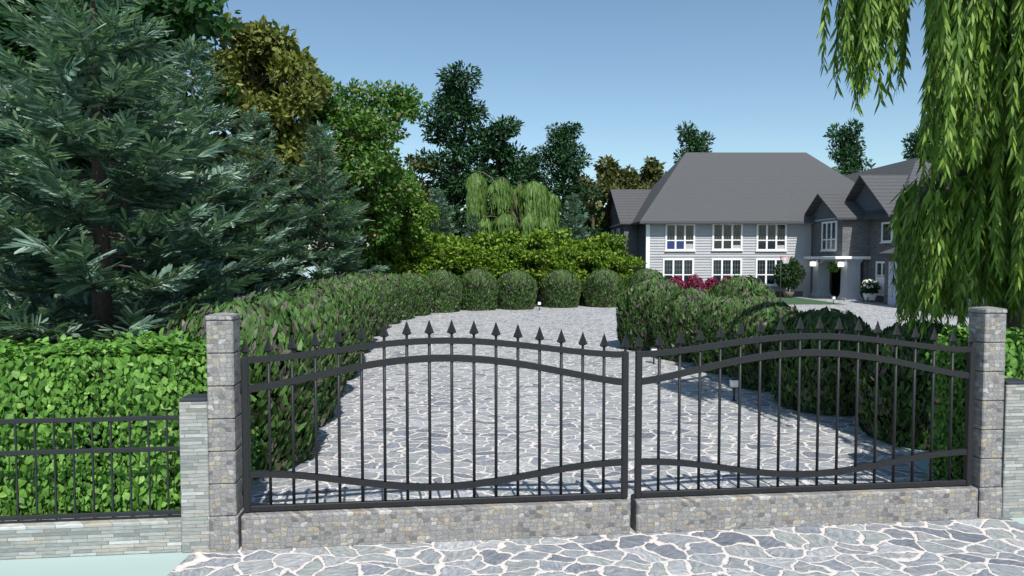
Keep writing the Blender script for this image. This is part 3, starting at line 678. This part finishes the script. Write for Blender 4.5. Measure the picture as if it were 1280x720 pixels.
for (u, vt, Y, rz, sc, lb) in [(742, 205, 66, .4, 1, 'olive brown tree left of the pair, between the lone pine and the annex'), (772, 187, 72, 1.5, 1, 'taller olive brown tree above the annex roof'), (806, 190, 74, 2.6, 1, 'olive brown tree touching the slope of the main roof'),
        (842, 200, 76, 3.6, 1, 'olive brown tree mostly hidden by the main roof slope')]:
    o = OL if first else copy_tree(OL); first = False
    place(o, u, Y, lb, 'tree', 'olive brown trees far behind', rz, htop(vt, Y) / 10)
g = broad_tree('lime_tree', 37, htop(232, 68), 4.6, 'lime', 30, 3000, .42, .1, clump_r=(.55, .9)); place(g, 757, 68, 'yellow green tree standing close behind the annex gable', 'tree')

# laurel-like shrub belt behind the back row of box bushes
def shrub(seed, h, wd):
    rng = np.random.default_rng(seed); g = empty('laurel_shrub'); tr = MB(); C = []; Rd = []
    for k in range(34):
        a = rng.random() * 6.28; r = wd/2 * rng.random() ** .5; z = h * (.16 + .74 * rng.random()); r *= 1 - .45 * (z / h) ** 2
        C.append((r*math.cos(a), r*math.sin(a), z)); Rd.append(rng.uniform(.3, .52))
    for c in C[:8]: tr.tube(noisy_path((c[0]*.15, c[1]*.15, 0), c, 3, 0, rng, .08), [.05, .035, .025, .012], 5, cap=False)
    tr.build('stem', M['darkbark'], g, True)
    leaf_mesh('foliage', [crown_leaves(rng, np.array(C), np.array(Rd), 4200, .23, .8, T_LEAF, .6, up=.5)], M['laurel'], g); return g
SH = [shrub(51, 3.6, 3.4), shrub(52, 3.8, 3.4)]; ush = [False, False]; rs = random.Random(8)
def put_shrub(u, vt, Y, lb):
    i = rs.randrange(2); o = SH[i] if not ush[i] else copy_tree(SH[i]); ush[i] = True
    k = htop(vt, Y) / (3.75); p = A(u, 322, Y); o.location = (p.x, Y, 0); o.scale = (k*1.02, k*1.02, k); o.rotation_euler.z = rs.uniform(0, 6.28)
    tag(o, lb, 'shrub', 'yellow green shrub belt')
BK = [(470, 283), (505, 279), (541, 291), (578, 297), (618, 290), (655, 297), (690, 293), (728, 300), (758, 299)]
for i, (u, v) in enumerate(BK): put_shrub(u, v - 8, 47.5 + .5 * (i % 2), f'yellow green shrub, {ORD[i]} from the spruces in the taller back line of the belt')
FR = [(484, 300), (520, 304), (556, 306), (594, 308), (632, 307), (668, 309), (704, 310), (740, 311), (772, 318)]
for i, (u, v) in enumerate(FR): put_shrub(u, v - 3, 44.2 + .5 * (i % 2), f'yellow green shrub, {ORD[i]} from the spruces in the lower front line of the belt')
put_shrub(786, 318, 49.5, 'yellow green shrub pressed against the house annex corner')

# ------------------------------------------------------------------ willows
def strand(rng, p, L, out, step, leaf, P, D, Nn, Ls, tw=None, spread=.46):
    """one hanging twig: leaves in alternating pairs, pointing down and out"""
    q = np.array(p, float); pts = [q.copy()]; n = int(L / step); o = np.array(out, float); ph = rng.random() * 6.28; fo = nrm(o[None] + 1e-6)[0]
    for i in range(n):
        t = i / max(1, n)
        dv = o * max(0, .4 - 2.0 * t) + np.array([.08 * math.sin(ph + t * 5), .08 * math.cos(ph * 1.3 + t * 4), -1]); dv /= np.linalg.norm(dv)
        q = q + dv * step; pts.append(q.copy())
        az = ph + i * 2.4
        for sg in (0, math.pi):
            if rng.random() < .12: continue
            e = np.array([math.cos(az + sg), math.sin(az + sg), 0]); P.append(q.copy()); D.append(dv + e * spread * rng.uniform(.5, 1.2)); Nn.append(np.cross(e, dv) * .25 + e * .3 + fo * .9 + rng.normal(0, .3, 3)); Ls.append(leaf * rng.uniform(.6, 1.15) * (1 - .35 * t))
    if tw is not None: tw.tube(pts[::4] if len(pts) > 8 else pts, .006, 3, cap=False)
def bez(a, b, c, n=10):
    a, b, c = Vector(a), Vector(b), Vector(c)
    return [a*(1-t)**2 + b*2*t*(1-t) + c*t*t for t in [i/n for i in range(n+1)]]
def near_willow():
    rng = np.random.default_rng(61); g = empty('willow_tree', (9.2, 12.6, 0)); O = Vector((9.2, 12.6, 0)); tr = MB(); tw = MB()
    tr.tube([(0,0,0), (-.1,-.1,1.6), (-.15,.05,3.6), (.1,.1,5.6)], [.48, .40, .34, .24], 12)
    P = []; D = []; Nn = []; Ls = []
    # (limb end, arch height above the end, number of twigs, twig length min/max, share of the limb that carries twigs)
    limbs = [((4.8, 10.0, 7.7), 1.1, 20, (1.6, 2.3), .12), ((5.2, 10.2, 7.7), 1.1, 24, (1.8, 2.6), .12), ((5.65, 10.5, 7.8), 1.0, 10, (1.4, 2.2), .1),
        ((6.0, 9.3, 7.2), 1.4, 46, (2.2, 3.2), .16), ((6.6, 10.0, 7.4), 1.3, 30, (2.2, 3.4), .2), ((6.6, 8.9, 7.5), 1.6, 28, (2.4, 3.8), .2), ((7.05, 9.4, 7.3), 1.2, 36, (3.2, 5.4), .4),
        ((7.6, 9.0, 7.2), 1.1, 34, (3.2, 5.6), .4), ((8.2, 9.9, 7.2), .9, 32, (3.4, 5.6), .5), ((9.2, 9.2, 7.2), .9, 30, (3.2, 5.5), .5),
        ((6.35, 10.8, 3.9), 1.1, 58, (1.3, 2.0), .32), ((6.9, 11.7, 4.1), 1.1, 44, (1.5, 2.2), .36), ((6.35, 10.1, 4.0), 1.1, 50, (1.4, 2.1), .36), ((7.0, 10.0, 4.6), 1.1, 50, (1.9, 2.7), .45), ((7.9, 9.8, 4.7), 1.0, 46, (1.9, 2.9), .5), ((8.9, 9.7, 4.7), .9, 42, (1.9, 2.9), .5),
        ((6.9, 6.1, 6.6), 1.6, 18, (1.2, 2.4), .2), ((7.9, 6.4, 6.6), 1.5, 20, (1.5, 2.8), .25), ((12.6, 10.4, 6.4), 1.6, 30, (2.5, 4.6), .5), ((13.2, 13.4, 6.2), 1.6, 26, (2.5, 4.6), .5), ((12, 16.4, 6.3), 1.6, 26, (2.5, 4.6), .5), ((10.4, 16.2, 6.4), 1.5, 24, (2.5, 4.4), .4), ((9.0, 14.4, 6.6), 1.2, 22, (2.0, 3.6), .4),  # first two on this line hang out of frame, added to shade hedge and ground
        ((10.6, 9.4, 6.6), 1.2, 34, (2.6, 4.6), .5), ((10.6, 12.6, 8.6), .6, 26, (2.0, 4.0), .6), ((8.4, 12.0, 8.8), .6, 28, (2.0, 4.0), .6)]
    for (e, arch, nt_, (l0, l1), share) in limbs:
        e = Vector(e) - O; z0 = min(5.5, max(2.2, e.z * .72 - .3)); b = Vector((-.1, .05, z0))
        mid = b.lerp(e, .55); mid.z = e.z + arch
        path = bez(b, mid, e, 12)
        tr.tube(path, [.13 * (1 - i / 13.5) + .012 for i in range(13)], 6)
        out = Vector((e.x, e.y, 0)).normalized()
        for k in range(nt_):
            t = 1 - share * rng.random() ** 1.2; fi = t * 12; i0 = min(11, int(fi)); q = path[i0].lerp(path[i0+1], fi - i0)
            q = q + Vector((rng.normal(0, .17), rng.normal(0, .2), rng.normal(0, .10)))
            o2 = (out.x + rng.normal(0, .5), out.y + rng.normal(0, .5), 0)
            strand(rng, q, rng.uniform(l0, l1), o2, .058, .33, P, D, Nn, Ls, tw)
    tr.build('trunk', M['willowbark'], g, True); tw.build('twig', M['willowbark'], g)
    Ls = np.array(Ls); leaf_mesh('crown', [leaf_arrays(np.array(P), np.array(D), np.array(Nn), Ls, Ls * .165, T_LANCE)], M['willow'], g)
    tag(g, 'large near weeping willow whose long leafy strands hang over the gate pillar', 'willow tree')
near_willow()
def far_willow():
    Y = 52.0; rng = np.random.default_rng(62); b = A(655, 322, Y); O = Vector((b.x, Y, 0)); g = empty('willow_tree', O); tr = MB()
    P = []; D = []; Nn = []; Ls = []
    tr.tube([(0,0,0), (.05,.3,2.5), (-.1,.5,4.6), (-.3,.4,6.0)], [.3, .24, .15, .07], 9)
    # domes: centre pixel, half-width, top, bottom
    for (u, hw, vt, vb, n, dy) in [(595, 15, 212, 276, 70, .4), (626, 17, 219, 264, 60, -.3), (668, 22, 222, 296, 110, 0), (688, 13, 238, 306, 60, .8), (632, 15, 262, 302, 55, -1.2), (664, 16, 262, 308, 50, -1.3), (682, 15, 268, 308, 46, -1.0), (608, 12, 268, 290, 24, -1), (650, 14, 226, 262, 24, 1.6)]:
        c = A(u, vt, Y + dy) - O; bz = A(u, vb, Y + dy).z; hwm = hw * Y / F
        tr.tube(bez((-.1, .45, min(4.6, c.z - 1.4)), (c.x * .55, .5 + dy * .5, c.z + .1), (c.x, dy, c.z - .15), 6), [.12, .1, .08, .06, .05, .04, .03], 6)
        for k in range(int(n * 2.6)):
            a = rng.random() * 6.28; r = rng.random() ** .6; x = c.x + math.cos(a) * r * hwm * .8; y = dy + math.sin(a) * r * hwm * .8
            z = c.z - .12 - .42 * hwm * r ** 2 * 1.3 + rng.normal(0, .06); L = max(.6, (z - bz) * rng.uniform(.72, 1.06))
            strand(rng, (x, y, z), L, (math.cos(a) * .6, math.sin(a) * .6, 0), .15, .6, P, D, Nn, Ls, None, .12)
    tr.build('trunk', M['willowbark'], g, True)
    Ls = np.array(Ls); leaf_mesh('crown', [leaf_arrays(np.array(P), np.array(D), np.array(Nn), Ls, Ls * .22, T_LANCE)], M['farwillow'], g)
    tag(g, 'distant pale green weeping willow with three drooping domes behind the shrub belt', 'willow tree')
far_willow()

# ------------------------------------------------------------------ house
HS = empty('detached_house', (17, 53, 0), 0, 'large two storey house with white siding, grey hipped roof and a gabled entrance wing', 'house')
HO = Vector((17, 53, 0))
class HB(MB):
    def build(s, name, mats, parent=None, smooth=False):
        o = MB.build(s, name, mats, parent or HS, smooth); o.location = -HO if (parent is None) else (0, 0, 0); return o
# main facade clapboards (real laps)
hb = HB(); z = 0.0
while z < 5.74:
    z1 = min(z + .205, 5.76)
    hb.add([(10.45, 52.935, z), (22.98, 52.935, z), (22.98, 52.99, z1), (10.45, 52.99, z1), (10.45, 52.99, z), (22.98, 52.99, z)], [(0,1,2,3), (4,5,1,0)]); z += .205
hb.box(10.45, 25.0, 53.0, 53.2, 0, 5.76); hb.build('siding_wall', M['siding'])
HB().box(10.30, 10.58, 52.93, 53.21, 0, 5.76).build('corner_board', M['white'])
HB().box(10.60, 22.9, 52.935, 52.962, 2.985, 3.03).build('band_board', M['siding'])
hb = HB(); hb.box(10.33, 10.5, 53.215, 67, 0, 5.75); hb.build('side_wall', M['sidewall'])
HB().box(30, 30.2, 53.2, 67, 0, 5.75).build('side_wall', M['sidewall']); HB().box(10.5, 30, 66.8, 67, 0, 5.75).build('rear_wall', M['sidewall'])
# main roof
ex0, ex1, ey0, ey1, ze, rx0, rx1, ry, rz_ = 9.7, 30.7, 52.25, 67.6, 5.76, 14.9, 25.2, 59.4, 12.0
hb = HB(); a, b, c, d = (ex0,ey0,ze), (ex1,ey0,ze), (ex1,ey1,ze), (ex0,ey1,ze); r0, r1 = (rx0,ry,rz_), (rx1,ry,rz_)
for poly in ([a,b,r1,r0], [b,c,r1], [c,d,r0,r1], [d,a,r0]): hb.prism(poly, .16)
hb.build('main_roof', M['roof'])
HB().box(ex0 - .05, ex1, ey0 - .11, ey0 - .012, ze - .17, ze - .03).build('gutter', M['roof'])
HB().box(ex0 + .05, 22.9, ey0 + .05, 52.95, ze - .2, ze - .165).build('soffit', M['column'])
# windows
def window(x0, x1, z0, z1, y, split, extras=(), facing='S', cols=3):
    """casement group: white frame and mullions (proud), dark panes with muntins above the transom"""
    W = x1 - x0; H = z1 - z0; f = .13; tz = z1 - (H * split)
    par = bpy.data.objects.new('window', None)
    def T(mb):
        if facing == 'W': mb.v = [(v[1], -v[0], v[2]) for v in mb.v]   # turn to face west
        return mb
    fr = MB(); fr.box(0, W, -.09, .0, 0, f); fr.box(0, W, -.09, 0, H - f, H); fr.box(0, f, -.09, 0, f, H - f); fr.box(W - f, W, -.09, 0, f, H - f)
    cw = (W - 2*f - .13*(cols-1)) / cols
    for k in range(1, cols): xm = f + k * cw + (k-1) * .13; fr.box(xm, xm + .13, -.085, 0, f, H - f)
    o = T(fr).build('window', M['white'], HS)
    loc = Vector((x0, y, z0)) - HO if facing == 'S' else Vector((y, x0, z0)) - HO
    if facing == 'W': loc = Vector((y, x1, z0)) - HO
    o.location = loc
    si = MB().box(-.06, W + .06, -.15, -.092, -.05, .03); T(si).build('sill', M['white'], o)
    zt = H - H * split
    for k in range(cols):
        xa = f + k * (cw + .13); T(MB().box(xa, xa + cw, -.035, -.005, f, H - f)).build('pane', M['glass'], o)
        mu = MB(); mu.box(xa, xa + cw, -.062, -.037, zt - .04, zt + .04)
        T(mu).build('transom', M['white'], o)
        m2 = MB()
        for q in (1, 2): xm = xa + cw * q / 3; m2.box(xm - .014, xm + .014, -.055, -.037, zt + .042, H - f)
        nr = 3
        for q in range(1, nr): zm = zt + (H - f - zt) * q / nr; m2.box(xa, xa + cw, -.0535, -.0385, zm - .014, zm + .014)
        T(m2).build('muntin', M['muntin'], o)
        for (kk, mname, z0e, z1e, nm) in extras:
            if kk == k: T(MB().box(xa + .02, xa + cw - .02, -.052, -.0365, f + (zt - f) * z0e, f + (zt - f) * z1e)).build(nm, M[mname], o)
    return o
px = lambda u, Y=52.97: (u - 640) / F * Y
zz = lambda v, Y=52.97: A(640, v, Y).z
window(px(831), px(868), zz(313.5), zz(279.5), 52.96, .62, [(0, 'blueblind', 0, .97, 'blind'), (1, 'blueblind', 0, .97, 'blind'), (2, 'greyunit', 0, .6, 'vent_panel')])
window(px(889.5), px(927), zz(313), zz(279), 52.96, .62, [(2, 'greyunit', 0, .42, 'vent_panel')])
window(px(944.5), px(982), zz(313.5), zz(279), 52.96, .62, [(2, 'greyunit', 0, .45, 'vent_panel')])
window(px(828), px(867), zz(357), zz(323), 52.96, .6)
window(px(889), px(927), zz(357), zz(323), 52.96, .6)
window(px(944), px(982), zz(357), zz(323), 52.96, .6)
# foundation strip
HB().box(10.6, 22.4, 52.92, 52.962, 0, .42).build('foundation', M['brick'])
# annex on the west side
hb = HB(); hb.box(9.2, 10.325, 56.7, 67, 0, 5.85); hb.build('annex_wall', M['brick'])
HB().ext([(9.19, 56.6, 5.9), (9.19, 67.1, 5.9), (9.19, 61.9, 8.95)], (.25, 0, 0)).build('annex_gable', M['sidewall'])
hb = HB(); xe = 12.6; hb.prism([(8.8,56.25,5.86), (xe,56.25,5.86), (xe,61.9,9.1), (8.8,61.9,9.1)], .14); hb.prism([(8.8,67.5,5.86), (8.8,61.9,9.1), (xe,61.9,9.1), (xe,67.5,5.86)], .14); hb.build('annex_roof', M['shingle'])
HB().box(9.1, 9.19, 56.5, 67.2, 5.75, 5.9).build('fascia', M['column']); HB().box(9.1, 10.3, 56.5, 56.69, 5.72, 5.86).build('fascia', M['white'])
for (ya, yb) in ((58.9, 60.1), (62.1, 63.4)): window(ya, yb, 4.5, 5.5, 9.19, .62, (), 'W', 1)
# entrance bay and wing: everything that faces west is in the shade
hb = HB(); hb.box(23.0, 26.2, 48.0, 53.0, 3.1, 5.85); hb.build('bay_wall', M['brick'])
hb = HB(); hb.box(24.6, 26.2, 48.02, 49.2, 0, 3.09); hb.box(26.2, 26.4, 48.0, 53, 0, 5.85); hb.box(22.99, 24.3, 52.7, 52.96, 0, 3.09); hb.build('porch_wall', M['brick'])
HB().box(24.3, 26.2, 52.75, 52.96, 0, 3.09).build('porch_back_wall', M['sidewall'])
dr = HB().box(24.55, 25.75, 52.66, 52.74, 0, 2.5).build('entrance_door', M['door'])
HB().box(24.28, 24.46, 52.64, 52.74, 0, 2.55).build('sidelight', M['tan']); HB().box(24.46, 25.85, 52.68, 52.745, 2.52, 2.7).build('door_frame', M['white'])
k = MB().tube([(25.6, 52.62, 1.0), (25.6, 52.62, 1.2)], .025, 8).build('handle', M['muntin'], dr)
def column(x0, x1, y0, y1):
    mb = HB(); lev = [(0, .16), (.14, .16), (.2, .10), (.34, .03), (.5, 0), (2.5, -.02), (2.66, .02), (2.8, .1), (2.84, .12), (2.86, .12)]
    vs = []; fs = []
    for (z, e) in lev: vs += [(x0-e, y0-e, z), (x1+e, y0-e, z), (x1+e, y1+e, z), (x0-e, y1+e, z)]
    for i in range(len(lev)-1):
        for q in range(4): fs.append((i*4+q, i*4+(q+1) % 4, i*4+4+(q+1) % 4, i*4+4+q))
    fs += [(3,2,1,0), tuple(range(len(vs)-4, len(vs)))]
    return mb.add(vs, fs).build('porch_column', M['column'])
column(22.95, 23.85, 51.6, 52.55); column(23.4, 24.35, 48.05, 49.0)
# arched beam between the columns (faces west)
pts = [(23.05, 51.5, 2.87), (23.05, 51.5, 2.5)] + [(23.05, 51.5 - 2.45 * i / 12, 2.5 + .30 * math.sin(math.pi * i / 12)) for i in range(1, 12)] + [(23.05, 49.05, 2.5), (23.05, 49.05, 2.87)]
HB().ext(pts, (.4, 0, 0)).build('arch_beam', M['column'])
HB().cbox(22.35, 24.95, 47.6, 52.93, 2.88, 3.09, .03).build('canopy', M['white'])
for (x, y) in ((22.72, 52.0), (23.1, 48.35)):
    l = MB().cbox(x-.16, x+.16, y-.16, y+.16, 2.36, 2.68, .04).build('wall_lantern', M['lampglass'], HS); l.location = -HO
    c = MB().cbox(x-.19, x+.19, y-.19, y+.19, 2.685, 2.74, .02); c.box(x + .165, x + .36, y-.03, y+.03, 2.45, 2.52); c.build('bracket', M['white'], l)
# bay window (faces west)
window(48.75, 51.05, 3.5, 5.62, 22.99, .62, [(2, 'tan', 0, .55, 'blind')], 'W')
def gable(name, x0, x1, yc, hw, ze_, zp, xw, wall_mat):
    hb = HB(); hb.prism([(x0, yc-hw, ze_), (x1, yc-hw, ze_), (x1, yc, zp), (x0, yc, zp)], .15); hb.prism([(x0, yc+hw, ze_), (x0, yc, zp), (x1, yc, zp), (x1, yc+hw, ze_)], .15); hb.build(name, M['shingle'])
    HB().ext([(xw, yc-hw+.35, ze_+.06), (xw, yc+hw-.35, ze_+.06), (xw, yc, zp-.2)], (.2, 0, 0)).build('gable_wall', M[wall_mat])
gable('bay_roof', 22.4, 26.6, 50.7, 3.1, 5.78, 7.7, 22.995, 'sidewall')
HB().box(22.9, 22.985, 47.85, 53.0, 5.72, 5.84).build('fascia', M['column'])
# wing
hb = HB(); hb.box(24.8, 34, 44.0, 47.98, 0, 5.85); hb.box(26.42, 34, 48, 62, 0, 5.84); hb.build('wing_wall', M['brick'])
gable('wing_gable_roof', 24.05, 28.2, 47.9, 3.75, 5.78, 8.72, 24.72, 'sidewall')
HB().box(24.68, 24.79, 43.9, 47.95, 5.70, 5.84).build('fascia', M['column'])
wx0, wx1, wy0, wy1, wr, wz = 24.2, 33.7, 43.5, 66, 29.0, 10.15
hb = HB(); a, b, c, d = (wx0,wy0,5.74), (wx1,wy0,5.74), (wx1,wy1,5.74), (wx0,wy1,5.74); r0, r1 = (wr, 49.6, wz), (wr, wy1, wz)
for poly in ([a,b,r0], [b,c,r1,r0], [d,a,r0,r1]): hb.prism(poly, .15)
hb.build('wing_roof', M['shingle'])
window(44.85, 46.15, 4.0, 5.35, 24.79, .98, [(0, 'paleblind', 0, 1, 'blind')], 'W', 1)
window(45.2, 46.75, .5, 2.75, 24.79, .42, (), 'W', 2)
HB().box(24.70, 24.752, 45.33, 46.62, .64, 1.72).build('door_panel', M['white'])
# garage range further along the wing
hb = HB(); hb.box(23.8, 32, 28, 43.95, 0, 3.25); hb.build('garage_wall', M['brick'])
hb = HB(); a, b, c, d = (23.3,27.5,3.26), (32.5,27.5,3.26), (32.5,43.9,3.26), (23.3,43.9,3.26); r0, r1 = (27.9,31.5,4.9), (27.9,43.9,4.9)
for poly in ([a,b,r0], [b,c,r1,r0], [d,a,r0,r1]): hb.prism(poly, .14)
hb.build('garage_roof', M['shingle'])
for y0 in (28.6, 32.45, 36.3, 40.1):
    g_ = HB().box(23.72, 23.79, y0, y0 + 3.25, 0, 2.75).build('garage_door', M['garage'])
    MB().box(23.66, 23.715, y0 + 1.45, y0 + 1.8, 1.0, 1.06).build('handle', M['muntin'], g_)

# ------------------------------------------------------------------ flowers, topiary, pot, hoop
def flower_mound(x, y, h, r, mat, label, cat, name, n=700, leaf=.12, group=None):
    rng = np.random.default_rng(int(x * 100)); g = empty(name, (x, y, 0)); 
    v = nrm(rng.normal(0, 1, (n, 3))); v[:, 2] = np.abs(v[:, 2]); pos = v * np.c_[np.full(n, r), np.full(n, r), np.full(n, h * .62)] * rng.uniform(.86, 1.05, (n, 1)) + np.array([0, 0, h * .38])
    L = leaf * rng.uniform(.7, 1.3, n); leaf_mesh('blossom', [leaf_arrays(pos, rng.normal(0, 1, (n, 3)) , v + rng.normal(0, .4, (n, 3)), L, L*.9, T_LEAF)], M[mat], g)
    m = n // 2; v = nrm(rng.normal(0, 1, (m, 3))); pos = v * np.c_[np.full(m, r*.85), np.full(m, r*.85), np.full(m, h*.4)] + np.array([0, 0, h * .42]); L = .16 * rng.uniform(.7, 1.3, m)
    tw = MB().lathe([(.04, 0), (.03, h*.4), (r*.5, h*.5), (r*.62, h*.7), (.05, h*.9)], 10)
    leaf_mesh('foliage', [leaf_arrays(pos, rng.normal(0, 1, (m, 3)), v, L, L*.6, T_LEAF)], M['shrub'], g, tw, M['twig'])
    tag(g, label, cat, group)
for i, (u, vt, hw) in enumerate([(845, 346, 12), (868, 344, 13), (890, 347.5, 11), (911, 344.5, 12), (937, 346.5, 12)]):
    lb = ['magenta flowering shrub, mostly hidden behind the box bushes below the first lower window', 'largest magenta flowering shrub, beside the first lower window', 'low magenta flowering shrub between the first and middle lower windows', 'magenta flowering shrub below the middle lower window', 'magenta flowering shrub before the lower window nearest the topiary tree'][i]
    Y = 49.5; flower_mound(px(u, Y), Y, zz(vt, Y), hw * Y / F, 'magenta', lb, 'flowering shrub', 'flowering_shrub', group='magenta shrubs along the facade')
flower_mound(px(877, 47), 47, zz(360, 47), .4, 'purple', 'small purple flowers under the magenta shrubs between two box bushes', 'flowers', 'flower_clump', 200, .12)
flower_mound(px(881, 46.3), 46.3, zz(363, 46.3), .42, 'yellow', 'small yellow flowers below the purple ones between two box bushes', 'flowers', 'flower_clump', 200, .12)
flower_mound(px(951, 47.5), 47.5, zz(359, 47.5), .4, 'purple', 'small purple flowers at the lawn edge beside the last magenta shrub', 'flowers', 'flower_clump', 200, .12)
flower_mound(px(955, 46.5), 46.5, zz(364, 46.5), .4, 'orange', 'small orange flowers at the lawn edge', 'flowers', 'flower_clump', 200, .12)
# topiary tree
Y = 51.3; x = px(986, Y); rng = np.random.default_rng(71); g = empty('topiary_tree', (x, Y, 0)); n = 2600
v = nrm(rng.normal(0, 1, (n, 3))); pos = v * np.array([1.02, .95, 1.08]) * (rng.random((n, 1)) ** .33) * (1 + .08 * np.sin(v[:, :1] * 7)) + np.array([0, 0, zz(342, Y)]); L = .22 * rng.uniform(.6, 1.2, n)
leaf_mesh('crown', [leaf_arrays(pos, v + rng.normal(0, .7, (n, 3)), v + rng.normal(0, .5, (n, 3)), L, L*.55, T_LEAF)], M['shrub'], g)
MB().tube([(0, 0, .35), (.03, 0, 1.0), (0, 0, 1.9)], [.06, .05, .03], 8).build('trunk', M['darkbark'], g)
MB().lathe([(.28, 0), (.36, .3), (.42, .42), (.42, .47), (.36, .47), (.34, .4)], 18).build('pot', M['terracotta'], g, True)
tag(g, 'round headed dark topiary tree in a clay pot beside the porch', 'topiary tree')
# planter by the wing
x, Y = 23.95, 46.0; rng = np.random.default_rng(72); g = empty('flower_planter', (x, Y, 0))
mb = MB(); v8 = [(-.24,-.24,.16),(.24,-.24,.16),(.24,.24,.16),(-.24,.24,.16),(-.32,-.32,.62),(.32,-.32,.62),(.32,.32,.62),(-.32,.32,.62)]
mb.add(v8, [(0,3,2,1),(4,5,6,7),(0,1,5,4),(1,2,6,5),(2,3,7,6),(3,0,4,7)]).build('pot', M['white'], g)
for sx in (-.27, .27):
    for sy in (-.27, .27): MB().box(sx-.04, sx+.04, sy-.04, sy+.04, 0, .36).build('leg', M['wood'], g)
n = 900; v = nrm(rng.normal(0, 1, (n, 3))); pos = v * np.array([.5, .5, .42]) * (rng.random((n, 1)) ** .35) + np.array([0, 0, .98]); L = .2 * rng.uniform(.7, 1.3, n)
leaf_mesh('foliage', [leaf_arrays(pos, v + rng.normal(0, .5, (n, 3)), v + rng.normal(0, .4, (n, 3)), L, L*.5, T_LEAF)], M['shrub'], g)
n = 110; v = nrm(rng.normal(0, 1, (n, 3))); v[:, 2] = np.abs(v[:, 2]); pos = v * np.array([.5, .5, .46]) + np.array([0, 0, 1.03]); L = .16 * rng.uniform(.7, 1.3, n)
leaf_mesh('blossom', [leaf_arrays(pos, rng.normal(0, 1, (n, 3)), v, L, L*.9, T_LEAF)], M['whitepetal'], g)
tag(g, 'white planter on wooden legs with white flowers beside the porch column', 'planter')
# hanging basket under the porch arch
g = empty('hanging_basket', (22.85, 48.95, 2.2)); rng = np.random.default_rng(73); n = 260; v = nrm(rng.normal(0, 1, (n, 3))); L = .16 * rng.uniform(.7, 1.3, n)
leaf_mesh('foliage', [leaf_arrays(v * np.array([.42, .42, .24]) * (rng.random((n, 1)) ** .4) + np.array([0, 0, .1]), v + rng.normal(0, .5, (n, 3)), v, L, L*.5, T_LEAF)], M['hedge'], g)
MB().lathe([(.05, -.18), (.18, -.12), (.24, .02)], 12).build('basket', M['darkmetal'], g); MB().tube([(0, 0, .05), (0, 0, .62)], .012, 5).build('hanger', M['darkmetal'], g)
tag(g, 'green leafy hanging basket under the porch canopy near the lantern', 'hanging basket')
# basketball hoop
g = empty('basketball_hoop', (16.75, 42.9, 0)); MB().tube([(0, 0, 0), (0, 0, 3.1)], .032, 10).build('pole', M['darkmetal'], g, True)
ring = [(.30 + .23 * math.cos(a), .23 * math.sin(a), 3.05) for a in [i * math.pi / 10 for i in range(21)]]
MB().tube(ring, .022, 6, cap=False).build('rim', M['red'], g, True); MB().box(.0, .09, -.03, .03, 3.02, 3.08).build('bracket', M['red'], g)
nb = MB()
for i in range(12):
    a0 = i * math.pi / 6; a1 = a0 + math.pi / 6
    for s_ in (1, -1):
        nb.tube([(.30 + (.23 - .03 * q) * math.cos(a0 + s_ * q * math.pi / 12), (.23 - .03 * q) * math.sin(a0 + s_ * q * math.pi / 12), 3.03 - .13 * q) for q in range(4)], .012, 3, cap=False)
nb.build('net', M['net'], g); MB().lathe([(.25, 0), (.25, .05), (.06, .08)], 14).build('base', M['darkmetal'], g)
tag(g, 'thin basketball hoop pole with red rim standing at the edge of the lawn', 'basketball hoop')
